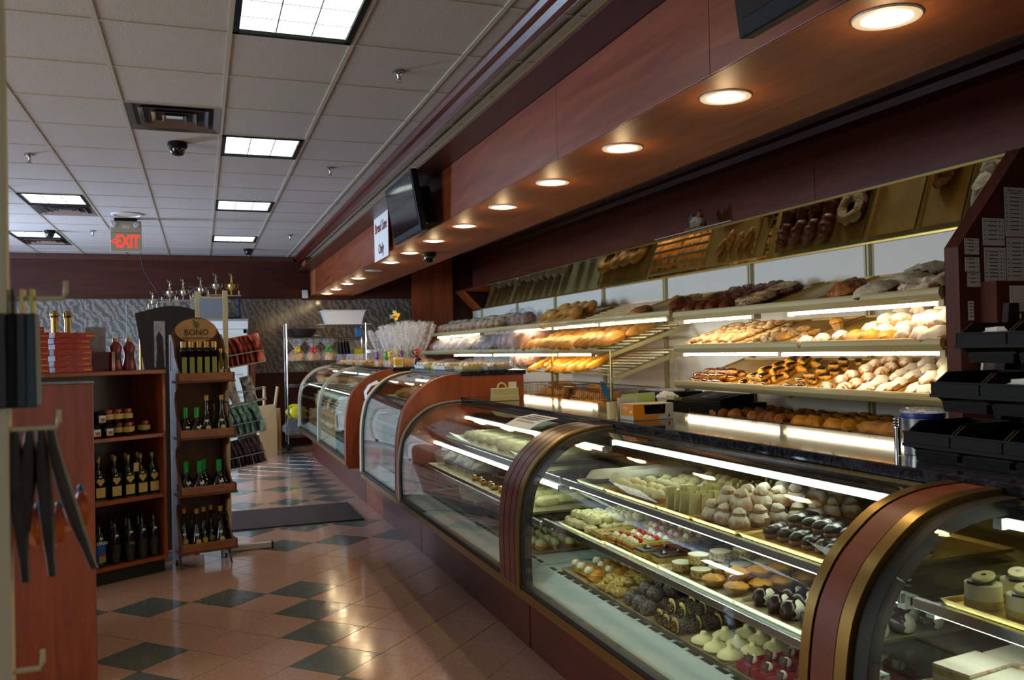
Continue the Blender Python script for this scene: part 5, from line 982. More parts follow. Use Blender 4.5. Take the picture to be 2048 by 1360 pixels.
# near gondola end board
t = thing('gondola_shelf', 'near cherry wood gondola end with a pale top edge, behind the hanging sweets', 'shelf', (-.475, 4.43, 0))
obj('end_board', M().box(-.95, 0, 0, .03, 0, 1.385), 'cherry', t, bevel=.003); obj('top_edge', M().box(-.95, .004, -.004, .034, 1.385, 1.395), 'grey_cloth', t)
obj('back_board', M().box(-.95, -.93, .03, 1.0, 0, 1.38), 'cherry_dark', t)
for z in (.12, .55, .97, 1.36): obj('shelf_board', M().box(-.93, -.42, .03, 1.0, z-.02, z), 'cherry', t)
# ---------------------------------------------------------------- olive oil display rack
BA = .25; BW = frame2(-.155, 6.50, BA)
t = tag(bpy.data.objects.new('olive_oil_rack', None), 'wooden BONO olive oil display rack with four slanted trays', 'rack'); COL.objects.link(t); t.matrix_world = BW
W = .36
def sidepoly():     # side board silhouette (y depth, z): scoops before each tray
    P = [(.02, 0), (.0, .0)]
    P = [(-.02, 0), (.03, .06), (.045, .12)]
    for z in (.13, .53, .93, 1.33):
        P += [(-.05, z), (-.055, z+.05), (-.02, z+.08), (.07, z+.16), (.105, z+.25)]
        if z < 1.3: P += [(.09, z+.31), (.03, z+.33), (.02, z+.37)]
    P += [(.13, 1.62), (.18, 1.66), (.24, 1.66), (.24, 0), (.15, 0), (.12, .05), (.06, .05), (.03, 0)]
    return P
def sb(x): 
    m = M(); n = sidepoly(); m.prism(n, x, x+.014, 'x'); return m
obj('side_board', sb(0), 'rack_wood', t); obj('side_board', sb(W-.014), 'rack_wood', t)
obj('back_board', M().box(.014, W-.014, .222, .236, .1, 1.5), 'rack_wood', t)
for k, z in enumerate((.13, .53, .93, 1.33)):
    obj('tray_base', M().box(.0, W, -.055, .222, z-.012, z), 'rack_wood', t, bevel=.002)
    obj('tray_lip', M().box(-.012, W+.022, -.068, -.055, z-.005, z+.052), 'rack_tray_wood', t, bevel=.003); obj('tray_end', M().box(-.012, .003, -.068, .0, z-.005, z+.052), 'rack_wood', t, bevel=.002); obj('tray_end', M().box(W+.007, W+.022, -.068, .12, z-.005, z+.052), 'rack_wood', t, bevel=.002)
    obj('tray_moulding', M().box(-.018, W+.028, -.075, .10, z-.018, z-.006), 'rack_wood', t, bevel=.003)
P = [(.0, 1.40), (0, 1.60)]+[(W/2-W/2*math.cos(a*PI/16), 1.60+.185*math.sin(a*PI/16)) for a in range(1, 16)]+[(W, 1.60), (W, 1.40)]
obj('header_board', M().prism(P, .19, .205), 'rack_wood', t, bevel=.002)
E_ = [(.03+.15*1.0+.145*math.cos(a*PI/16), 1.69+.085*math.sin(a*PI/16)) for a in range(32)]
s_ = obj('oval_sign', M().prism(E_, .178, .19), 'sign_wood', t, bevel=.002)
text('sign_letters', 'BONO', .062, 'label_dark', upright((.18, .177, 1.675), (0, -1, 0)), s_, .001, sx=.95); text('sign_letters', 'SICILIAN EXTRA VIRGIN OLIVE OIL', .0135, 'label_dark', upright((.18, .177, 1.633), (0, -1, 0)), s_, .0008)
m = M(); m.tube([(.18+.018*math.cos(a*PI/8)*1.1, .1765, 1.73+.022*math.sin(a*PI/8)) for a in range(16)], .0014, 4, close=True); obj('olive_ring', m, 'label_dark', s_)
obj('olive_emblem', M().prism([(.18+.010*math.cos(a*PI/6), 1.728+.017*math.sin(a*PI/6)) for a in range(12)], .1755, .178), 'mint', s_); obj('leaf_emblem', M().prism([(.183, 1.745), (.172, 1.757), (.150, 1.772), (.160, 1.752)], .1755, .178), 'mint', s_)
def bput(kn, x, y, z, lb, ct, gp=None, rz=0, sc=1):
    sc *= 1.16 if kn in ('cruet', 'greencap') else 1
    return K[kn].put(BW @ T(x, y, z, rz, 0, 0, sc), lb, ct, gp)
for k, x in enumerate((.04, .093, .145, .197, .248)):
    bput('tallbottle', x, -.015, 1.332, 'tall black oil bottle with green label, top tray front, %s from the left' % nth[k], 'bottle', 'tall oil bottles on the top tray', sc=.96)
    bput('tallbottle', x+.025, .06, 1.332, 'tall black oil bottle in the second row of the top tray, %s from the left' % nth[k], 'bottle', 'tall oil bottles on the top tray', sc=.96)
for k, (x, y) in enumerate(((.295, -.02), (.335, .0), (.345, .07))): bput('slimoil', x, y, 1.332, 'small golden oil bottle at the right end of the top tray, %s one' % ('left', 'middle', 'rear')[k], 'bottle', 'small oil bottles')
for k, (x, y, kn) in enumerate(((.06, .04, 'greencap'), (.125, -.0, 'greencap'), (.195, .0, 'cruet'), (.22, .09, 'cruet'), (.30, .0, 'cruet'))): bput(kn, x, y, .933, ('green capped black bottle at the left rear, second tray', 'green capped black bottle at the front left, second tray', 'dark oil cruet in the middle of the second tray', 'dark oil cruet behind the middle one, second tray', 'dark oil cruet with handle at the right of the second tray')[k], 'bottle', sc=1.0)
for k, (x, y) in enumerate(((.06, .05), (.14, -.0), (.19, .09), (.275, .0))): bput('greencap', x, y, .533, 'green capped round black bottle on the third tray, %s from the left' % nth[k], 'bottle', 'green capped bottles, third tray', sc=1.08)
for k, (x, y) in enumerate(((.045, .07), (.115, .0), (.175, .05), (.235, .09), (.28, .0))): bput('cruet', x, y, .133, 'dark oil cruet with glass handle on the lowest tray, %s from the left' % nth[k], 'bottle', 'oil cruets on the lowest tray', sc=1.0)
# dark arched display panel and brass posts behind
t = thing('arched_display_stand', 'dark brown arched display stand with a faded portrait, behind the BONO rack', 'stand', (-.205, 7.2, 0))
P = [(-.17, 0), (-.17, 1.2), (-.26, 1.84)]+[(-.23+.46*i/8, 1.84+.055*math.sin(PI*i/8)) for i in range(1, 8)]+[(.21, 1.82), (.17, 1.2), (.17, 0)]
obj('arched_board', M().prism(P, 0, .03), 'dark_panel', t, bevel=.004); obj('portrait_picture', M().box(-.13, -.05, -.004, 0, 1.42, 1.78), 'grey_cloth', t); obj('portrait_figure', M().prism([(-.12, 1.42), (-.06, 1.42), (-.065, 1.56), (-.07, 1.66), (-.095, 1.70), (-.115, 1.66), (-.11, 1.56)], -.006, -.004), 'label_dark', t)
for k, (x, y, lb) in enumerate(((-1.05, 7.4, 'brass post with ball top above the gift boxes, left one'), (-.965, 7.45, 'brass post with ball top above the gift boxes, right one'), (-.445, 7.45, 'thin brass post left of the dark arched stand'))):
    t = thing('brass_post', lb, 'post', (x, y, 0)); r = .024 if k < 2 else .012
    obj('pole', M().lathe([(r, 0), (r, 1.82)], 14), 'brass', t, True); obj('ball_finial', M().ball((0, 0, 1.845), r*1.4, 14, 8).lathe([(r*1.2, 1.81), (r*1.2, 1.82)], 14), 'brass', t, True)
# ---------------------------------------------------------------- white wire snack rack
t = thing('wire_snack_rack', 'white metal snack rack with four wire baskets and a grey header', 'rack', (.2, 6.95, 0))
for (x, y) in ((-.015, 0), (-.215, .1)):
    m = M(); m.box(x-.019, x+.019, y-.02, y+.02, .03, 2.0); o = obj('post', m, 'ivory', t, bevel=.003)
    m = M()
    for k in range(3): m.lathe([(.004, 0), (.004, .001)], 8, (x, y-.0215, 1.95-k*.42))
obj('foot_bar', M().box(-.03, .30, -.025, .025, .005, .045), 'white_paint', t, bevel=.003); obj('foot_cap', M().box(.295, .31, -.028, .028, .002, .05), 'black_rubber', t); obj('foot_bar', M().box(-.04, .0, -.02, .30, .005, .045), 'white_paint', t, bevel=.003)
obj('header_screen', M().box(-.195, -.03, -.006, .006, 1.78, 1.945), 'pale_screen', t); obj('header_bar', M().box(-.2, -.03, -.009, .009, 1.94, 1.955), 'ivory', t); obj('header_bar', M().box(-.2, -.03, -.009, .009, 1.775, 1.785), 'ivory', t)
SB = []
for k, z in enumerate((1.40, 1.105, .865, .615)):
    F = Matrix.Translation((-.02, -.03, z)) @ Matrix.Rotation(-.17, 4, 'Y')
    m = M()
    for zz in (0, .09): m.tube([(0, -.02, zz), (.30, -.02, zz), (.30, .22, zz), (0, .22, zz)], .0035, 6, close=True)
    b = obj('wire_basket', m, 'white_paint', t, mw=F)
    m = M()
    for i in range(4): x = .0+i*.1; m.tube([(x, .22, 0), (x, -.02, 0), (x, -.02, .09)], .002, 4)
    for y in (.04, .1, .16): m.tube([(0, y, 0), (.3, y, 0)], .002, 4)
    o = obj('cross_wires', m, 'white_paint', b); o['kind'] = 'stuff'
    SB.append(Matrix.Translation((.2, 6.95, 0)) @ F)
def snackbag(mt, w=.09, h=.17, top=None):
    rows = []
    for i in range(7):
        tt = i/6; q = .022*math.sin(PI*min(.96, max(.06, tt)))+.002; rows.append([(math.cos(a)*w/2*(1-.12*math.sin(PI*tt)), math.sin(a)*q+.01*noise.noise(Vector((a, tt*3, w*40))), tt*h) for a in [2*PI*k/10 for k in range(10)]])
    m = M(); m.loft(rows, closed=True); m.f += [tuple(range(9, -1, -1)), tuple(range(60, 70))]; m.mi += [0, 0]; return m
kit('redbag', [snackbag('', .09, .2)], 'maroon_foil', nm='snack_bag'); kit('tealbag', [snackbag('', .09, .2)], 'teal_foil', nm='snack_bag'); kit('purplebag', [snackbag('', .08, .19)], 'purple_foil', nm='snack_bag'); kit('clearbag', [snackbag('', .11, .2)], 'clear_dark_bag', nm='snack_bag'); kit('pinkbag', [snackbag('', .13, .21)], 'pink_white_bag', nm='snack_bag')
for r, (kn, n, lb) in enumerate((('redbag', 7, 'shiny dark red candy bag in the top wire basket'), ('pinkbag', 1, 'pink and white bag in the second wire basket'), ('tealbag', 6, 'teal and clear candy bag in the third wire basket'), ('purplebag', 8, 'dark purple candy bag in the lowest wire basket'))):
    for i in range(n): K[kn].put(SB[r] @ T(.04+i*.235/max(1, n-1) if n > 1 else .08, .06, .004, .95+R.uniform(-.15, .15), -.15+R.uniform(-.08, .08), 0, 1.12), lb+(', %s from the left' % nth[i] if n > 1 else ''), 'bag', 'candy bags')
K['clearbag'].put(SB[1] @ T(.19, .07, .004, .4, -.1), 'black patterned bag right of the pink and white one', 'bag')
for k, (dx, r, kn, lb) in enumerate(((-.09, 0, 'clearbag', 'clear and dark bag hanging left of the white post, top'), (-.04, 0, 'redbag', 'maroon bag hanging just left of the white post, top'), (-.09, 2, 'clearbag', 'clear bag left of the white post, third level'))): K[kn].put(SB[r] @ T(dx, .1, .0, .3), lb, 'bag')
# ---------------------------------------------------------------- back of the shop: cooler, trophies, chrome rack, paper bags
t = thing('glass_door_cooler', 'white lit glass door cooler at the back wall under the trophies', 'cooler', (0, 14.2, 0))
obj('cabinet', M().box(-.75, .70, -.30, .42, .1, 2.045).box(-.74, .69, -.28, .4, 0, .1), 'white_paint', t); obj('door_frame', M().box(-.72, .68, -.33, -.30, 1.84, 1.9).box(-.72, .68, -.33, -.30, .14, .2).box(.63, .68, -.33, -.30, .14, 1.9).box(-.72, -.67, -.33, -.30, .14, 1.9).box(-.03, .03, -.33, -.30, .14, 1.9), 'white_plastic', t)
obj('lit_interior', M().box(-.67, .63, -.308, -.301, .2, 1.84), 'cooler_light', t); obj('light_box', M().box(-.74, .70, -.325, -.301, 1.91, 2.03), 'white_plastic', t)
obj('top_rim', M().box(-.76, .71, -.34, .42, 2.045, 2.065), 'grey_cloth', t)
for k, z in enumerate((.5, .85, 1.2, 1.55)): obj('cooler_shelf', M().box(-.66, .62, -.322, -.312, z, z+.012), 'grey_cloth', t)
tag(obj('side_cabinet', M().box(.72, .80, 13.95, 14.6, .0, 1.85), 'cherry_h', bevel=.003), 'narrow wood cabinet side right of the glass door cooler', 'cabinet')
def trophy(lab, x, z0, cols, cup=.055, h=.17, base=True, metal='silver_trophy', colh=.22, wcol=.11):
    t = thing('trophy', lab, 'trophy', (x, 13.95, z0), 0, 'trophies on the cooler'); z = 0
    obj('base', M().box(-wcol-.02, wcol+.02, -.05, .05, 0, .03), 'black_plastic', t, bevel=.004); z = .03
    if cols:
        for s in (-1, 1): obj('column', M().box(s*wcol-.012, s*wcol+.012, -.012, .012, z, z+colh), 'silver_trophy' if cols == 1 else 'blue_column', t)
        z += colh; obj('platform', M().box(-wcol-.03, wcol+.03, -.04, .04, z, z+.018), 'silver_trophy', t, bevel=.003); z += .018
        for s in (-1, 1): obj('side_figure', M().lathe([(.012, 0), (.009, .02), (.016, .04), (.011, .055), (.012, .066), (.001, .078)], 8, (s*wcol, 0, z)), metal, t, True)
    c = obj('cup', M().lathe([(.03, 0), (.012, .01), (.009, .05), (.03, .075), (cup*.95, .12), (cup, h-.02), (cup*.85, h-.01), (.03, h), (.012, h+.012)], 14, (0, 0, z)), metal, t, True)
    for s in (-1, 1): obj('handle', M().tube([(s*cup*.8, 0, z+.09), (s*(cup+.03), 0, z+.12), (s*(cup+.035), 0, z+h-.01), (s*cup*.95, 0, z+h-.02)], .005, 6), metal, t, True)
    zf = z+h+.01
    obj('figure', M().tube([(.012, 0, zf), (.008, 0, zf+.045), (0, 0, zf+.06), (.002, 0, zf+.105)], [.008, .010, .013, .012], 8).tube([(-.012, 0, zf), (-.006, 0, zf+.03), (0, 0, zf+.06)], .008, 6).tube([(0, 0, zf+.1), (-.03, 0, zf+.12), (-.035, 0, zf+.155)], .005, 6).tube([(0, 0, zf+.095), (.03, 0, zf+.08)], .005, 6).ball((.002, 0, zf+.125), .013, 8, 6), metal, t, True)
trophy('small trophy with a blue column at the left end', -.66, 2.066, 2, .03, .09, colh=.12, wcol=.06); trophy('silver cup trophy on two columns, second from the left', -.42, 2.066, 1, .062); trophy('slim silver cup trophy with side figures, third from the left', -.23, 2.066, 1, .045, colh=.24); trophy('silver cup trophy behind the curled wire frame', .02, 2.066, 1, .05, colh=.27)
trophy('silver cup trophy above the grey header, fifth from the left', .24, 2.066, 1, .06, colh=.33); trophy('gold cup trophy with blue columns at the right end', .47, 2.066, 2, .065, .18, metal='cap_gold', colh=.32)
m = M(); m.tube([(-.14, 14.1, 2.4), (-.13, 14.1, 2.5), (-.05, 14.1, 2.56), (.04, 14.1, 2.55), (.12, 14.1, 2.47), (.12, 14.1, 2.35), (.05, 14.1, 2.25), (.0, 14.1, 2.066)], .007, 6).tube([(-.13, 14.1, 2.5), (-.08, 14.1, 2.47), (-.06, 14.1, 2.5), (-.09, 14.1, 2.53)], .005, 6).tube([(-.16, 14.1, 2.57), (.22, 14.1, 2.56)], .005, 6)
tag(obj('curled_wire_frame', m, 'steel', smooth=True), 'curled grey wire frame between the trophies', 'ornament')
t = thing('chrome_wire_rack', 'tall chrome wire rack on casters in the back corner', 'rack', (1.89, 14.0, 0))
for (x, y) in ((-.62, -.22), (.62, -.22), (-.62, .22), (.62, .22)):
    obj('post', M().lathe([(.0125, .08), (.0125, 1.98), (.001, 1.985)], 10, (x, y, 0)), 'chrome', t, True)
    c = obj('caster', M().lathe([(.045, -.014), (.05, -.008), (.05, .008), (.045, .014)], 14), 'black_rubber', t, True, mw=T(x, y, .05, 0, PI/2)); 
for k, z in enumerate((.235, .47, 1.02, 1.39, 1.75, 1.955)):
    if k == 1: continue
    m = M(); m.tube([(-.62, -.22, z), (.62, -.22, z), (.62, .22, z), (-.62, .22, z)], .005, 6, close=True).tube([(-.62, -.22, z-.03), (.62, -.22, z-.03), (.62, .22, z-.03), (-.62, .22, z-.03)], .004, 6, close=True)
    b = obj('wire_shelf', m, 'chrome', t)
    m = M(); m.tube([(-.62+i*.031, -.22, z-(.03 if i % 2 else 0)) for i in range(41)], .003, 4)
    for i in range(20): m.tube([(-.59+i*.062, -.22, z), (-.59+i*.062, .22, z)], .002, 4)
    o = obj('shelf_wires', m, 'chrome', b); o['kind'] = 'stuff'
def ob(name, m, mt, label, cat, **k): return tag(obj(name, m, mt, **k), label, cat, k.pop('group', None) if 'group' in k else None)
t = thing('plastic_tub', 'cream plastic tub on top of the chrome rack', 'tub', (2.17, 13.95, 1.965))
m = M(); m.loft([[(-.27, -.16, 0), (.27, -.16, 0), (.27, .16, 0), (-.27, .16, 0)], [(-.33, -.2, .21), (.33, -.2, .21), (.33, .2, .21), (-.33, .2, .21)], [(-.315, -.185, .21), (.315, -.185, .21), (.315, .185, .21), (-.315, .185, .21)], [(-.26, -.15, .01), (.26, -.15, .01), (.26, .15, .01), (-.26, .15, .01)]], closed=True)
m.f += [(3, 2, 1, 0), (12, 13, 14, 15)]; m.mi += [0, 0]; obj('tub_body', m, 'white_plastic', t); obj('tub_rim', M().tube([(-.34, -.21, .212), (.34, -.21, .212), (.34, .21, .212), (-.34, .21, .212)], .01, 6, close=True), 'white_plastic', t)
m = M(); m.loft([[(-.42, -.1, .16), (-.42, .1, .16)], [(-.33, -.14, .20), (-.33, .14, .20)]]); q = obj('film_flap', m, 'bag_plastic', t); q.modifiers.new('s', 'SOLIDIFY').thickness = .002
tag(obj('tray_lid', M().box(-.42, .42, -.2, .2, 0, .008), 'white_plastic', mw=T(2.17, 13.95, 1.958)), 'flat white lid under the cream tub', 'lid')
t = thing('wicker_basket', 'dark brown basket on the upper shelf of the chrome rack', 'basket', (1.52, 13.95, 1.757)); obj('basket_body', M().lathe([(.14, 0), (.2, .06), (.24, .13), (.21, .135), (.001, .05)], 20), 'dark_panel', t, True); obj('basket_rim', M().torus((0, 0, .13), .23, .012, 20, 6), 'dark_panel', t, True)
kit('giftbag', [blob(.13, 1, .7, .7, .3, 4, s) for s in range(2)], 'candy_mix', [('cellophane', M().lathe([(.14, 0), (.15, .08), (.06, .17), (.03, .19), (.07, .25), (.13, .34), (.11, .345)], 16, flute=.12), 'cello', (0, 0, 0))], nm='cellophane_gift_basket')
for k, (x, bow) in enumerate(((1.43, 'yellow'), (1.68, 'red'), (1.92, 'green'))):
    o = K['giftbag'].put(T(x, 13.88, 1.397, k), 'cellophane gift basket with a %s bow on the chrome rack' % bow, 'gift basket', 'gift baskets on the chrome rack')
    m = M()
    for a in range(8): m.tube([(0, -.03, 0), (.035*math.cos(a*.785), -.05, .035*math.sin(a*.785)), (.055*math.cos(a*.785+.2), -.03, .055*math.sin(a*.785+.2)), (0, -.02, 0)], .009, 5)
    obj('bow', m, bow+'_bow', o, True, mw=Matrix.Rotation(-k, 4, 'Z') @ T(0, -.07, .17))
for k in range(4): tag(obj('dark_tray', M().lathe([(.15, 0), (.155, .01), (.13, .016), (.001, .012)], 20), 'dark_panel', smooth=True, mw=T(2.10+k*.05, 13.95, 1.55, 0, 0, PI/2-.1)), 'dark round tray standing on edge on the chrome rack, %s from the left' % nth[k], 'tray', 'standing dark trays')
tag(obj('yellow_packet', M().box(-.07, .07, -.03, .03, 0, .17), 'yellow_plastic', mw=T(2.40, 13.9, 1.397), bevel=.01), 'bright yellow packet at the right of the chrome rack', 'packet')
tag(obj('blue_packet', M().box(-.05, .05, -.03, .03, 0, .15), 'blue', mw=T(2.42, 13.95, 1.757), bevel=.01), 'dark blue packet on the upper shelf of the chrome rack', 'packet')
tag(obj('plastic_sack', blob(.14, 1.1, .8, 1.0, .35, 3, 4, 16, 9), 'yellow_plastic', smooth=True, mw=T(1.40, 13.85, .50)), 'yellow plastic sack low on the chrome rack', 'sack')
tag(obj('plastic_sack', blob(.17, 1.1, .8, 1.1, .4, 3, 7, 16, 9), 'bag_plastic', smooth=True, mw=T(1.38, 13.82, .245)), 'clear plastic sack below the yellow one', 'sack')
tag(obj('storage_board', M().box(-.5, .5, -.2, .2, 0, .012), 'grey_cloth', mw=T(1.89, 14.0, .487)), 'grey board carrying the yellow sack on the chrome rack', 'board')
for k, (x, y, rz, sc, lb) in enumerate(((.91, 13.25, .15, 1, 'large brown kraft paper bag standing on the floor by the candy rack'), (1.02, 13.5, -.1, .9, 'second brown paper bag just behind the large one'))):
    m = M(); m.loft([[(-.13, -.07, 0), (.13, -.07, 0), (.13, .07, 0), (-.13, .07, 0)], [(-.13, -.08, .4), (.13, -.08, .4), (.13, .08, .4), (-.13, .08, .4)], [(-.12, -.05, .74), (.12, -.06, .76), (.12, .06, .76), (-.12, .05, .74)], [(-.11, -.04, .73), (.11, -.05, .75), (.11, .05, .75), (-.11, .04, .73)], [(-.12, -.06, .1), (.12, -.06, .1), (.12, .06, .1), (-.12, .06, .1)]], closed=True); m.f += [(3, 2, 1, 0), (16, 17, 18, 19)]; m.mi += [0, 0]
    tag(obj('paper_bag', m, 'kraft', mw=T(x, y, 0, rz, 0, 0, sc)), lb, 'bag')
for k, (x, a) in enumerate(((.86, -.08), (.93, .02), (1.02, .14))): tag(obj('paper_roll', M().lathe([(.022, 0), (.022, .85), (.016, .85), (.014, .5)], 12), 'kraft', smooth=True, mw=T(x-.06, 13.32, .18, 0, 0, a)), 'long paper roll sticking up from the brown bag, %s from the left' % nth[k], 'roll', 'paper rolls')
tag(obj('white_box', M().box(-.1, .1, -.08, .08, 0, .30), 'paper', mw=T(.62, 13.4, .35), bevel=.004), 'small white box beside the paper bags', 'box')
tag(obj('box_stand', M().box(-.12, .12, -.1, .1, 0, .35), 'dark_panel', mw=T(.62, 13.4, 0), bevel=.004), 'dark stand under the small white box', 'stand')
# ---------------------------------------------------------------- blurred foreground rack of hanging sweets
t = thing('display_rack', 'out of focus white metal rack post at the left edge', 'rack', (-.232, 1.2, 0))
obj('post', M().box(-.03, .012, -.01, .01, .0, 2.35), 'ivory', t, bevel=.002); obj('base_bar', M().box(-.03, .25, -.2, .2, 0, .03), 'ivory', t)
for z, x1, nm in ((1.576, .072, 'hook_arm'), (1.415, .062, 'hook_arm'), (1.12, .04, 'hook_arm')):
    obj(nm, M().tube([(-.02, 0, z), (x1, 0, z), (x1+.003, 0, z+.008), (x1+.003, 0, z+.022)], .0032, 8), 'ivory', t, True)
for k in range(5):
    m = M(); m.taper(-.006, .006, -.018, .018, -.115, 0, .001)
    o = tag(obj('hanging_packet', m, ('black_plastic', 'label_dark', 'black_plastic', 'label_dark', 'dark_teal')[k], mw=T(-.236+k*.0105, 1.2, 1.557), bevel=.002), 'blurred dark packet hanging from the upper hook, %s from the left' % nth[k], 'packet', 'packets on the upper hook')
    if k in (2, 3, 4): obj('hang_tab', M().box(-.002, .002, -.008, .008, 0, .030), ('salami', 'cap_gold', 'yellow_plastic')[k-2], o)
for k, (x, x2, zt, zb) in enumerate(((-.232, -.245, 1.412, 1.25), (-.215, -.206, 1.412, 1.228), (-.200, -.205, 1.412, 1.29), (-.187, -.177, 1.412, 1.232), (-.176, -.130, 1.412, 1.236))):
    m = M(); n = 8; rows = []
    for i in range(n+1):
        tt = i/n; w_ = .005+.004*math.sin(PI*min(1, tt*1.1)); cx = x+(x2-x)*tt**1.3; z = zt+(zb-zt)*tt
        rows.append([(cx+w_*math.cos(a), 1.2+w_*1.3*math.sin(a), z) for a in [2*PI*q/8 for q in range(8)]])
    m.loft(rows, closed=True); m.f += [tuple(range(7, -1, -1)), tuple(range(64, 72))]; m.mi += [0, 0]
    tag(obj('dried_sausage', m, 'salami', smooth=True), 'blurred long dark grey strip hanging from the lower hook, %s from the left' % nth[k], 'sausage', 'long dark strips')
for k, (x, z) in enumerate(((-.228, 1.29), (-.200, 1.285), (-.176, 1.285), (-.150, 1.305))):
    o = obj('candy_bag', M().ball((0, 0, 0), .012, 10, 7, 2.0, amp=.5, seed=k), 'orange_candy', smooth=True, mw=T(x, 1.25, z)); tag(o, 'blurred orange and crimson candy bag low on the near rack, %s from the left' % nth[k], 'bag', 'orange candy bags')
    obj('bag_tie', M().ball((0, 0, .026), .004, 8, 5, 1.4), 'blue', o, True)
# ================================================================ things on the counters
# black stacked parts bins on the slab
def bin_(lab, x, y, z, card=None):
    t = thing('black_bin', lab, 'bin', (x, y, z), 0, 'stacked black plastic bins')
    w, d, h = .155, .24, .085; wl_ = .004
    # open tray: x is depth away from the aisle, y width
    P = [(0, .02), (0, h*.62), (.05, h), (d, h), (d, 0), (.06, 0), (.035, .0)]
    for s in (0, w-wl_): obj('side_wall', M().prism(P, s, s+wl_), 'black_plastic', t, mw=T(0, -w, 0))
    obj('front_wall', M().prism([(-.006, .022), (-.006, h*.66), (0, h*.66), (0, .022)], -w-.002, .002), 'black_plastic', t, bevel=.0015)
    obj('front_lip', M().box(-.012, .0, -w-.004, .004, .014, .024).box(-.010, .0, -w-.004, .004, h*.62, h*.68), 'black_plastic', t, bevel=.001)
    obj('floor_plate', M().box(.035, d, -w, 0, -.002, .002), 'black_plastic', t); obj('lower_body', M().taper(.03, d, -w+.008, -.008, -.028, -.002, -.004), 'black_plastic', t); obj('rear_wall', M().box(d-.004, d, -w, 0, 0, h), 'black_plastic', t)
    if card:
        for i in range(card): obj('card', M().prism([(.0, .0), (.05, .0), (.05, .035+.012*(i % 2)), (.012*i, .05)], -.0005, .0005, 'x'), 'paper', t, mw=T(.03+i*.012, -.10-.012*i, .022, .3*i))
    return t
rows_ = ((1.90, 1.935, 1.185, 'bottom'), (1.955, 1.885, 1.325, 'middle'), (2.01, 1.845, 1.462, 'top'))
for r, (x, y, z, nm_) in enumerate(rows_):
    for k in range(4 if r == 0 else 3): bin_('open black plastic bin in the %s row, %s from the left' % (nm_, nth[k]), x, y-.162*k, z, (0, 2, 0, 2)[k] if r == 1 else (4 if (r == 2 and k == 0) else (2 if r == 1 else 0)))
t = thing('bin_stand', 'black stand holding the stacked bins on the granite counter', 'stand', (2.2, 1.60, 1.156)); obj('base_plate', M().box(-.27, .1, -.32, .32, 0, .01), 'black_plastic', t)
for y in (-.31, .29): obj('upright', M().prism([(.0, .01), (.1, .01), (.1, .45), (.06, .45)], y, y+.02), 'black_plastic', t)
for z in (.02, .15, .29): obj('cross_rail', M().box(.062, .10, -.31, .31, z, z+.02), 'black_plastic', t)
tag(obj('yellow_packet', blob(.012, 1.2, 1, .8), 'yellow_plastic', mw=T(1.93, 1.62, 1.212), smooth=True), 'small yellow packet in a bottom row bin', 'packet')
t = thing('plastic_bucket', 'grey bucket with blue rim and crumpled plastic liner beside the black bins', 'bucket', (2.06, 2.03, 1.156)); t.scale = (.87, .87, .93); obj('bucket_body', M().lathe([(.062, 0), (.070, .12), (.066, .12), (.058, .004), (.001, .004)], 24), 'blue_bucket', t, True); obj('blue_rim', M().lathe([(.071, .118), (.073, .128), (.071, .136), (.068, .136)], 24), 'blue_rim', t, True)
obj('plastic_liner', M().lathe([(.069, .134), (.072, .142), (.060, .150), (.03, .142), (.001, .146)], 18, flute=.05), 'cello', t, True)
t = thing('metal_tube', 'ribbed shiny metal tube standing left of the bucket', 'tube', (1.975, 2.045, 1.156)); obj('tube_body', M().lathe([(.010, 0), (.010, .085)], 12), 'chrome', t, True); obj('ribbed_top', M().lathe([(.011, .083)]+[(.013 if i % 2 else .0105, .086+i*.004) for i in range(7)]+[(.001, .113)], 12), 'chrome', t, True)
# glove box, green card, cup with blue feather pen, tape tray
t = thing('glove_box', 'orange and white glove box with an open window on the granite counter', 'box', (1.96, 3.60, 1.156), 0)
t.matrix_world = Matrix.Translation((1.885, 3.56, 1.156)) @ Matrix.Rotation(.02, 4, 'Z')
bw, bd, bh = .215, .13, .075
obj('orange_panel', M().box(0, bw*.30, -.0012, .0, .012, bh), 'orange_card', t); obj('carton', M().box(0, bw, 0, bd, 0, bh), 'white_paint', t, bevel=.001)
obj('orange_side', M().box(-.0012, 0, 0, bd*.9, .02, bh), 'orange_card', t); obj('open_window', M().prism([(bw*.28, .028), (bw*.26, bh-.004), (bw*.80, bh-.004), (bw*.78, .028)], -.002, -.0008), 'black_plastic', t); obj('glove_fold', M().tube([(bw*.6, -.002, .03), (bw*.68, -.003, .05), (bw*.70, -.002, .068)], .003, 6), 'jar_dark', t)
obj('orange_band', M().box(0, bw*.62, -.0013, -.0002, 0.004, .02), 'orange_card', t)
text('box_letters', 'ULTRA SENSE', .014, 'orange_card', upright((bw*.5, -.0015, .022), (0, -1, 0)), t, .0004); text('box_letters', 'NITRILE', .016, 'paper', upright((-.0016, bd*.6, .055), (-1, 0, 0)), t, .0004)
obj('triangle_emblem', M().prism([(bw*.86, .012), (bw*.92, .012), (bw*.89, .028)], -.0012, .0), 'ink', t); obj('drop_emblem', M().lathe([(.010, 0), (.010, .001), (.001, .0011)], 12, sx=.7), 'paper', t, mw=T(-.001, .02, .04, 0, 0, -PI/2))
t = thing('order_pad', 'pale green card with a ruled sheet standing behind the glove box', 'card', (1.93, 3.72, 1.156), .05)
obj('green_card', M().prism([(-.03, 0), (-.02, .115), (.165, .12), (.165, 0)], 0, .004), 'light_green_card', t); obj('ruled_sheet', M().box(-.05, .06, -.004, -.002, 0, .10), 'paper', t)
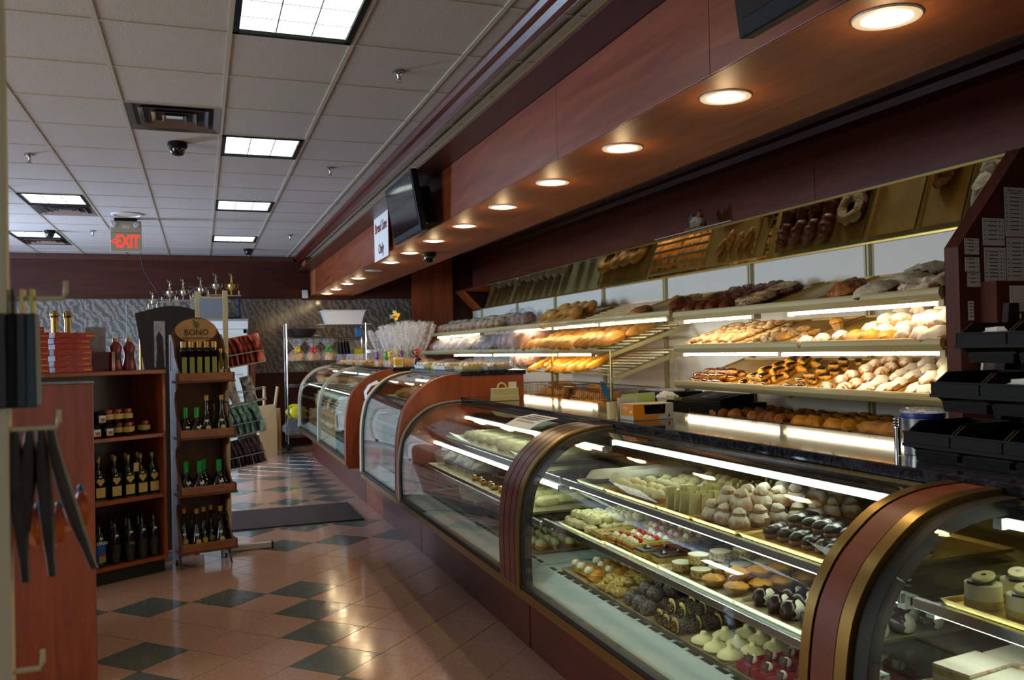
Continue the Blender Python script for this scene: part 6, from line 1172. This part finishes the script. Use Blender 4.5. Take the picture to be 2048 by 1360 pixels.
m = M(); [m.box(-.035, .055, -.0046, -.004, .05+i*.009, .0508+i*.009) for i in range(6)]; [m.box(-.03+i*.012, -.0295+i*.012, -.0046, -.004, .05, .095) for i in range(7)]; o = obj('ruled_lines', m, 'ink', t); o['kind'] = 'stuff'
t = thing('pencil_cup', 'grey green plastic cup holding a blue feather pen', 'cup', (1.852, 3.72, 1.156)); obj('cup_body', M().lathe([(.022, 0), (.025, .082), (.022, .082), (.020, .01), (.001, .01)], 8), 'cream_plastic', t, True)
t = thing('feather_pen', 'blue feather pen leaning out of the plastic cup', 'pen', (1.852, 3.72, 1.166)); obj('shaft', M().tube([(.008, 0, 0), (-.01, 0, .09)], .002, 6), 'blue_rim', t)
obj('feather', M().loft([[(-.008, 0, .075), (-.004, .003, .078)], [(-.034, 0, .105), (-.004, .008, .112)], [(-.052, 0, .150), (-.018, .008, .150)], [(-.056, 0, .172), (-.036, .003, .168)]]), 'blue', t).modifiers.new('s', 'SOLIDIFY').thickness = .004
t = thing('tape_dispenser_box', 'cream plastic box with a tape roll beside the cherry side panel', 'box', (1.93, 5.48, 1.156)); t.rotation_euler = (0, 0, .02)
obj('box_body', M().box(-.09, .09, -.03, .03, 0, .085).box(-.093, .093, -.033, .033, 0, .035), 'cream_plastic', t, bevel=.003); obj('tape_roll', M().torus((0, 0, 0), .03, .006, 20, 6, 1), 'ivory', t, True, mw=T(-.02, 0, .088, 0, PI/2)); obj('card_insert', M().box(.03, .085, -.005, .005, .06, .125), 'paper', t)
# cash register and cloth on the dark back counter
t = thing('cash_register', 'black cash register drawer with a keypad on the dark back counter', 'register', (4.05, 6.42, .921)); obj('drawer_box', M().box(-.16, .28, -.55, .30, 0, .105), 'black_plastic', t, bevel=.004); obj('drawer_front', M().box(-.166, -.16, -.53, .28, .012, .07), 'black_plastic', t); obj('drawer_lock', M().lathe([(.008, 0), (.008, .004)], 10), 'chrome', t, mw=T(-.166, -.1, .045, 0, 0, -PI/2))
obj('keypad_body', M().prism([(-.12, .105), (-.11, .13), (.12, .17), (.2, .17), (.2, .105)], -.48, .1), 'black_plastic', t, bevel=.004); obj('keypad', M().prism([(-.07, .139), (.06, .162), (.06, .165), (-.07, .142)], -.35, -.1), 'grey_cloth', t)
t = thing('card_terminal', 'grey topped black terminal beside the cash register', 'terminal', (4.15, 7.1, .921)); obj('terminal_body', M().box(-.2, .2, -.25, .25, 0, .16), 'black_plastic', t, bevel=.006); obj('terminal_top', M().box(-.15, .15, -.2, .2, .16, .172), 'grey_cloth', t, bevel=.003)
t = thing('napkin_cup', 'pale blue cup with crumpled cream cloth on the register', 'cup', (3.95, 6.80, .921)); obj('cup_body', M().taper(-.05, .05, -.06, .06, 0, .09, -.006), 'blue_bucket', t); obj('crumpled_cloth', blob(.09, 1, 1.3, .6, .5, 4, 2, 16, 9), 'paper', t, True, mw=T(0, 0, .08))
tag(obj('paper_slip', M().box(-.06, .06, -.012, .012, 0, .02), 'label_green', mw=T(3.93, 6.55, 1.028)), 'small green slip on the cash register', 'slip')
m = M(); m.box(4.575, 4.587, 5.98, 6.05, 1.24, 1.33); tag(obj('wall_switch', m, 'cream_plastic', bevel=.003), 'cream wall switch plate beside the hanging receipt', 'switch'); m = M(); m.box(4.56, 4.57, 5.78, 5.9, 1.24, 1.42); tag(obj('receipt_paper', m, 'paper'), 'white receipt paper taped to the cream wall', 'paper')
# tall counters: wrapped trays, gift bags, boxes
def wrapped(lab, x, y, z, w, d, h, inner='white_plastic', rz=0, group=None):
    t = thing('wrapped_tray', lab, 'tray', (x, y, z), rz, group); obj('foam_tray', M().taper(-w/2, w/2, -d/2, d/2, 0, h*.35, -.006), inner, t, bevel=.003)
    n = max(2, int(d/.045)); m = M()
    for i in range(n):
        for j in range(3): obj('sweet', M().ball((0, 0, 0), min(.026, d/n*.5), 8, 5, .7), ('cream_white', 'sponge', 'crust_light')[(i+j) % 3], t, True, mw=T(-w*.32+j*w*.32, -d*.42+(i+.5)*d*.84/n, h*.5))
    s = M(); s.ball((0, 0, h*.45), 1, 16, 8, h*.62, w*.56, d*.54, .12, 6, x*7); obj('plastic_film', s, 'bag_plastic', t, True)
wrapped('plastic wrapped tray with pale blue front nearest the black quill', 1.93, 7.55, 1.346, .16, .34, .085, 'white_plastic')
wrapped('wrapped tray with yellow base in the middle of the tall counter', 1.97, 7.22, 1.346, .14, .22, .07, 'yellow_plastic'); wrapped('long plastic wrapped tray at the front of the tall counter', 1.95, 6.88, 1.346, .20, .36, .085); wrapped('cream wrapped rolls tray near the end of the tall counter', 2.05, 6.55, 1.346, .26, .24, .08, 'cream_plastic'); wrapped('wrapped tray at the near end corner of the tall counter', 2.17, 6.34, 1.346, .20, .16, .075, 'grey_cloth'); wrapped('wrapped tray at the back edge of the tall counter', 2.2, 7.0, 1.346, .18, .5, .085, 'white_plastic')
for k, (x, y, w_, lb) in enumerate(((1.95, 12.3, .20, 'clear plastic pastry box at the far end of the far counter'), (1.98, 11.55, .24, 'clear box of cookies with gold base on the far counter'), (1.98, 10.85, .22, 'clear pastry box in front of the gift bags'))):
    t = thing('pastry_box', lb, 'box', (x, y, 1.346), 0); obj('gold_base', M().box(-w_/2, w_/2, -.27, .27, 0, .02), 'gold_foil', t, bevel=.003)
    for i in range(6): obj('cookie', M().ball((0, 0, 0), .035, 8, 5, .6), 'golden', t, True, mw=T(((i % 2)-.5)*.08, -.2+i*.08, .04))
    obj('clear_lid', M().taper(-w_/2, w_/2, -.27, .27, .02, .14, .02), 'bag_plastic', t)
t = thing('glass_jar', 'small white lidded jar on the far counter', 'jar', (2.12, 11.3, 1.346)); obj('jar_body', M().lathe([(.06, 0), (.065, .12), (.05, .15)], 16), 'jar_glass', t, True); obj('lid', M().lathe([(.062, .148), (.064, .19), (.001, .192)], 16), 'white_plastic', t, True)
# cellophane gift bags with bows
def gift(lab, x, y, s, bow, fill_='cream_white', h=1.0):
    s *= .74
    t = thing('cellophane_gift_bag', lab, 'gift bag', (x, y, 1.346), 0, 'cellophane gift bags on the far counter'); 
    obj('sweets', blob(.075*s, 1, 1, .8, .25, 4, 2), 'candy_mix', t, True)
    m = M(); n = 22; rows = []
    for i, (r, z) in enumerate(((.085, 0), (.09, .05), (.05, .11), (.022, .135), (.06, .2), (.10, .3), (.13, .40), (.15, .47))):
        rows.append([(r*s*(1+(.22 if k % 2 else -.12)*(i > 2))*math.cos(2*PI*k/n), r*s*(1+(.22 if k % 2 else -.12)*(i > 2))*math.sin(2*PI*k/n), z*s*h+(.05*s*noise.noise(Vector((k*.9, x*9, y))) if i > 5 else 0)) for k in range(n)])
    m.loft(rows, closed=True); o = obj('cellophane_wrap', m, 'cello', t)
    m = M()
    for a in range(8): m.tube([(0, 0, 0), (-.012, .04*s*math.cos(a*.785), .04*s*math.sin(a*.785)), (0, .06*s*math.cos(a*.785+.2), .06*s*math.sin(a*.785+.2)), (.006, 0, 0)], .010*s, 5)
    obj('bow', m, bow+'_bow', t, True, mw=T(-.05*s, -.03, .135*s))
gift('cellophane gift bag with purple bow, leftmost on the far counter', 1.90, 9.55, 1.15, 'purple'); gift('cellophane gift bag with green bow', 1.93, 9.2, 1.15, 'green'); gift('cellophane gift bag with a large yellow bow', 1.92, 8.95, 1.25, 'yellow'); gift('cellophane gift bag with crimson purple bow, rightmost', 1.97, 8.62, 1.2, 'purple', h=1.0); gift('taller gift bag behind with colourful flowers on top', 2.12, 9.5, 1.45, 'yellow', h=.95); gift('gift bag standing behind the yellow bow', 2.15, 9.1, 1.35, 'green'); gift('gift bag at the back right beside the cherry end panel', 2.16, 8.75, 1.3, 'red')
t = thing('paper_flowers', 'bunch of yellow and orange paper flowers above the gift bags', 'flowers', (2.05, 9.5, 1.9))
for k in range(9): obj('flower', M().lathe([(.004, -.01), (.022, .004), (.026, .008), (.008, .006), (.001, .01)], 10, flute=.25), ('yellow_bow', 'orange_card', 'white_plastic', 'light_green_card')[k % 4], t, True, mw=T(R.uniform(-.06, .06), R.uniform(-.12, .12), R.uniform(-.03, .05), 0, R.uniform(-1, 1), R.uniform(-1.2, .2)))
obj('stems', M().tube([(.02, 0, -.2), (0, 0, 0)], .004, 5), 'mint', t)
t = thing('cream_carton', 'small yellow and white carton under the purple bow', 'carton', (1.88, 8.56, 1.346)); obj('carton_body', M().box(-.04, .04, -.045, .04, 0, .10), 'paper', t, bevel=.002); obj('yellow_panel', M().box(-.042, .03, -.047, .03, .02, .08), 'yellow_bow', t)
t = thing('black_quill', 'black feathered quill ornament leaning over the wrapped trays', 'ornament', (1.90, 7.78, 1.346)); obj('quill_head', blob(.05, .7, 1.1, .9, .3, 3), 'black_plastic', t, True, mw=T(0, 0, .03)); obj('quill_stem', M().tube([(0, .05, .1), (-.02, .14, .15)], .006, 6), 'black_plastic', t); obj('quill_cord', M().tube([(-.03, .0, .02), (-.06, .03, -.04), (-.05, .06, -.07)], .004, 6), 'black_plastic', t)
# price tag strip hung at the gap, card on low case glass, ribbon bow and paper card inside the tall case
t = thing('ticket_strip', 'curled white ticket strip hanging in the gap between tall cases', 'ticket', (1.44, 7.86, 1.07)); o = obj('strip', M().loft([[(0, 0, 0), (0, .16, .0)], [(-.012, .0, .06), (-.012, .14, .065)], [(.02, -.04, .12), (.02, .09, .13)], [(.09, -.09, .15), (.09, .04, .17)]]), 'paper', t); o.modifiers.new('s', 'SOLIDIFY').thickness = .002
t = thing('price_card', 'white printed price card lying on the curved glass of the low case', 'card', (1.66, 4.32, 1.12)); o = obj('card_sheet', M().loft([[(-.085, -.2, -.035), (-.085, .16, -.035)], [(.0, -.18, 0), (.0, .18, 0)], [(.10, -.16, .012), (.10, .2, .012)]]), 'paper', t); o.modifiers.new('s', 'SOLIDIFY').thickness = .002
m = M()
for i in range(4): m.box(-.03+i*.03, -.018+i*.03, -.13, .12, .0035+i*.003, .0045+i*.003)
o = obj('print_lines', m, 'grey_cloth', t); o['kind'] = 'stuff'
t = thing('ribbon_bow', 'black ribbon bow with price card inside the tall case', 'ribbon', (1.50, 6.62, .93)); obj('ribbon', M().tube([(0, 0, .16), (-.03, .03, .1), (-.02, .0, .04), (0, -.02, 0)], .018, 6).tube([(0, 0, .16), (.04, -.08, .19), (.02, -.16, .15)], .014, 6), 'black_plastic', t, True); obj('tag_card', M().box(-.002, .002, -.10, .02, -.12, -.02), 'paper', t)
# rooster figurine on the mirror ledge
t = thing('hen_figurine', 'silver grey feathered hen figurine with a pale blue bow above the mirror', 'figurine', (4.36, 6.9, 2.551)); obj('nest', blob(.10, 1.0, 1.9, .3, .4, 5, 1, 18, 8), 'floured', t, True); obj('hen_body', blob(.075, .9, 1.2, .95, .2, 5, 3, 16, 9), 'sugar_grey', t, True, mw=T(0, -.02, .04)); obj('hen_head', M().ball((0, 0, 0), .03, 10, 7, 1.2), 'floured', t, True, mw=T(-.01, -.07, .15)); obj('comb', M().ball((0, 0, 0), .014, 8, 5, 1.3), 'dark_red', t, True, mw=T(-.01, -.07, .185)); obj('ribbon', M().ball((0, 0, 0), .022, 8, 6), 'blue', t, True, mw=T(-.03, .02, .15)); obj('tail_feathers', M().loft([[(0, .06, .06), (.0, .03, .10)], [(0, .12, .10), (0, .07, .15)], [(0, .14, .15), (0, .10, .18)]]), 'floured', t).modifiers.new('s', 'SOLIDIFY').thickness = .012
tag(obj('white_board', M().box(4.25, 4.45, 6.2, 7.5, 2.5505, 2.558), 'ivory'), 'thin pale board under the hen figurine on the mirror ledge', 'board')
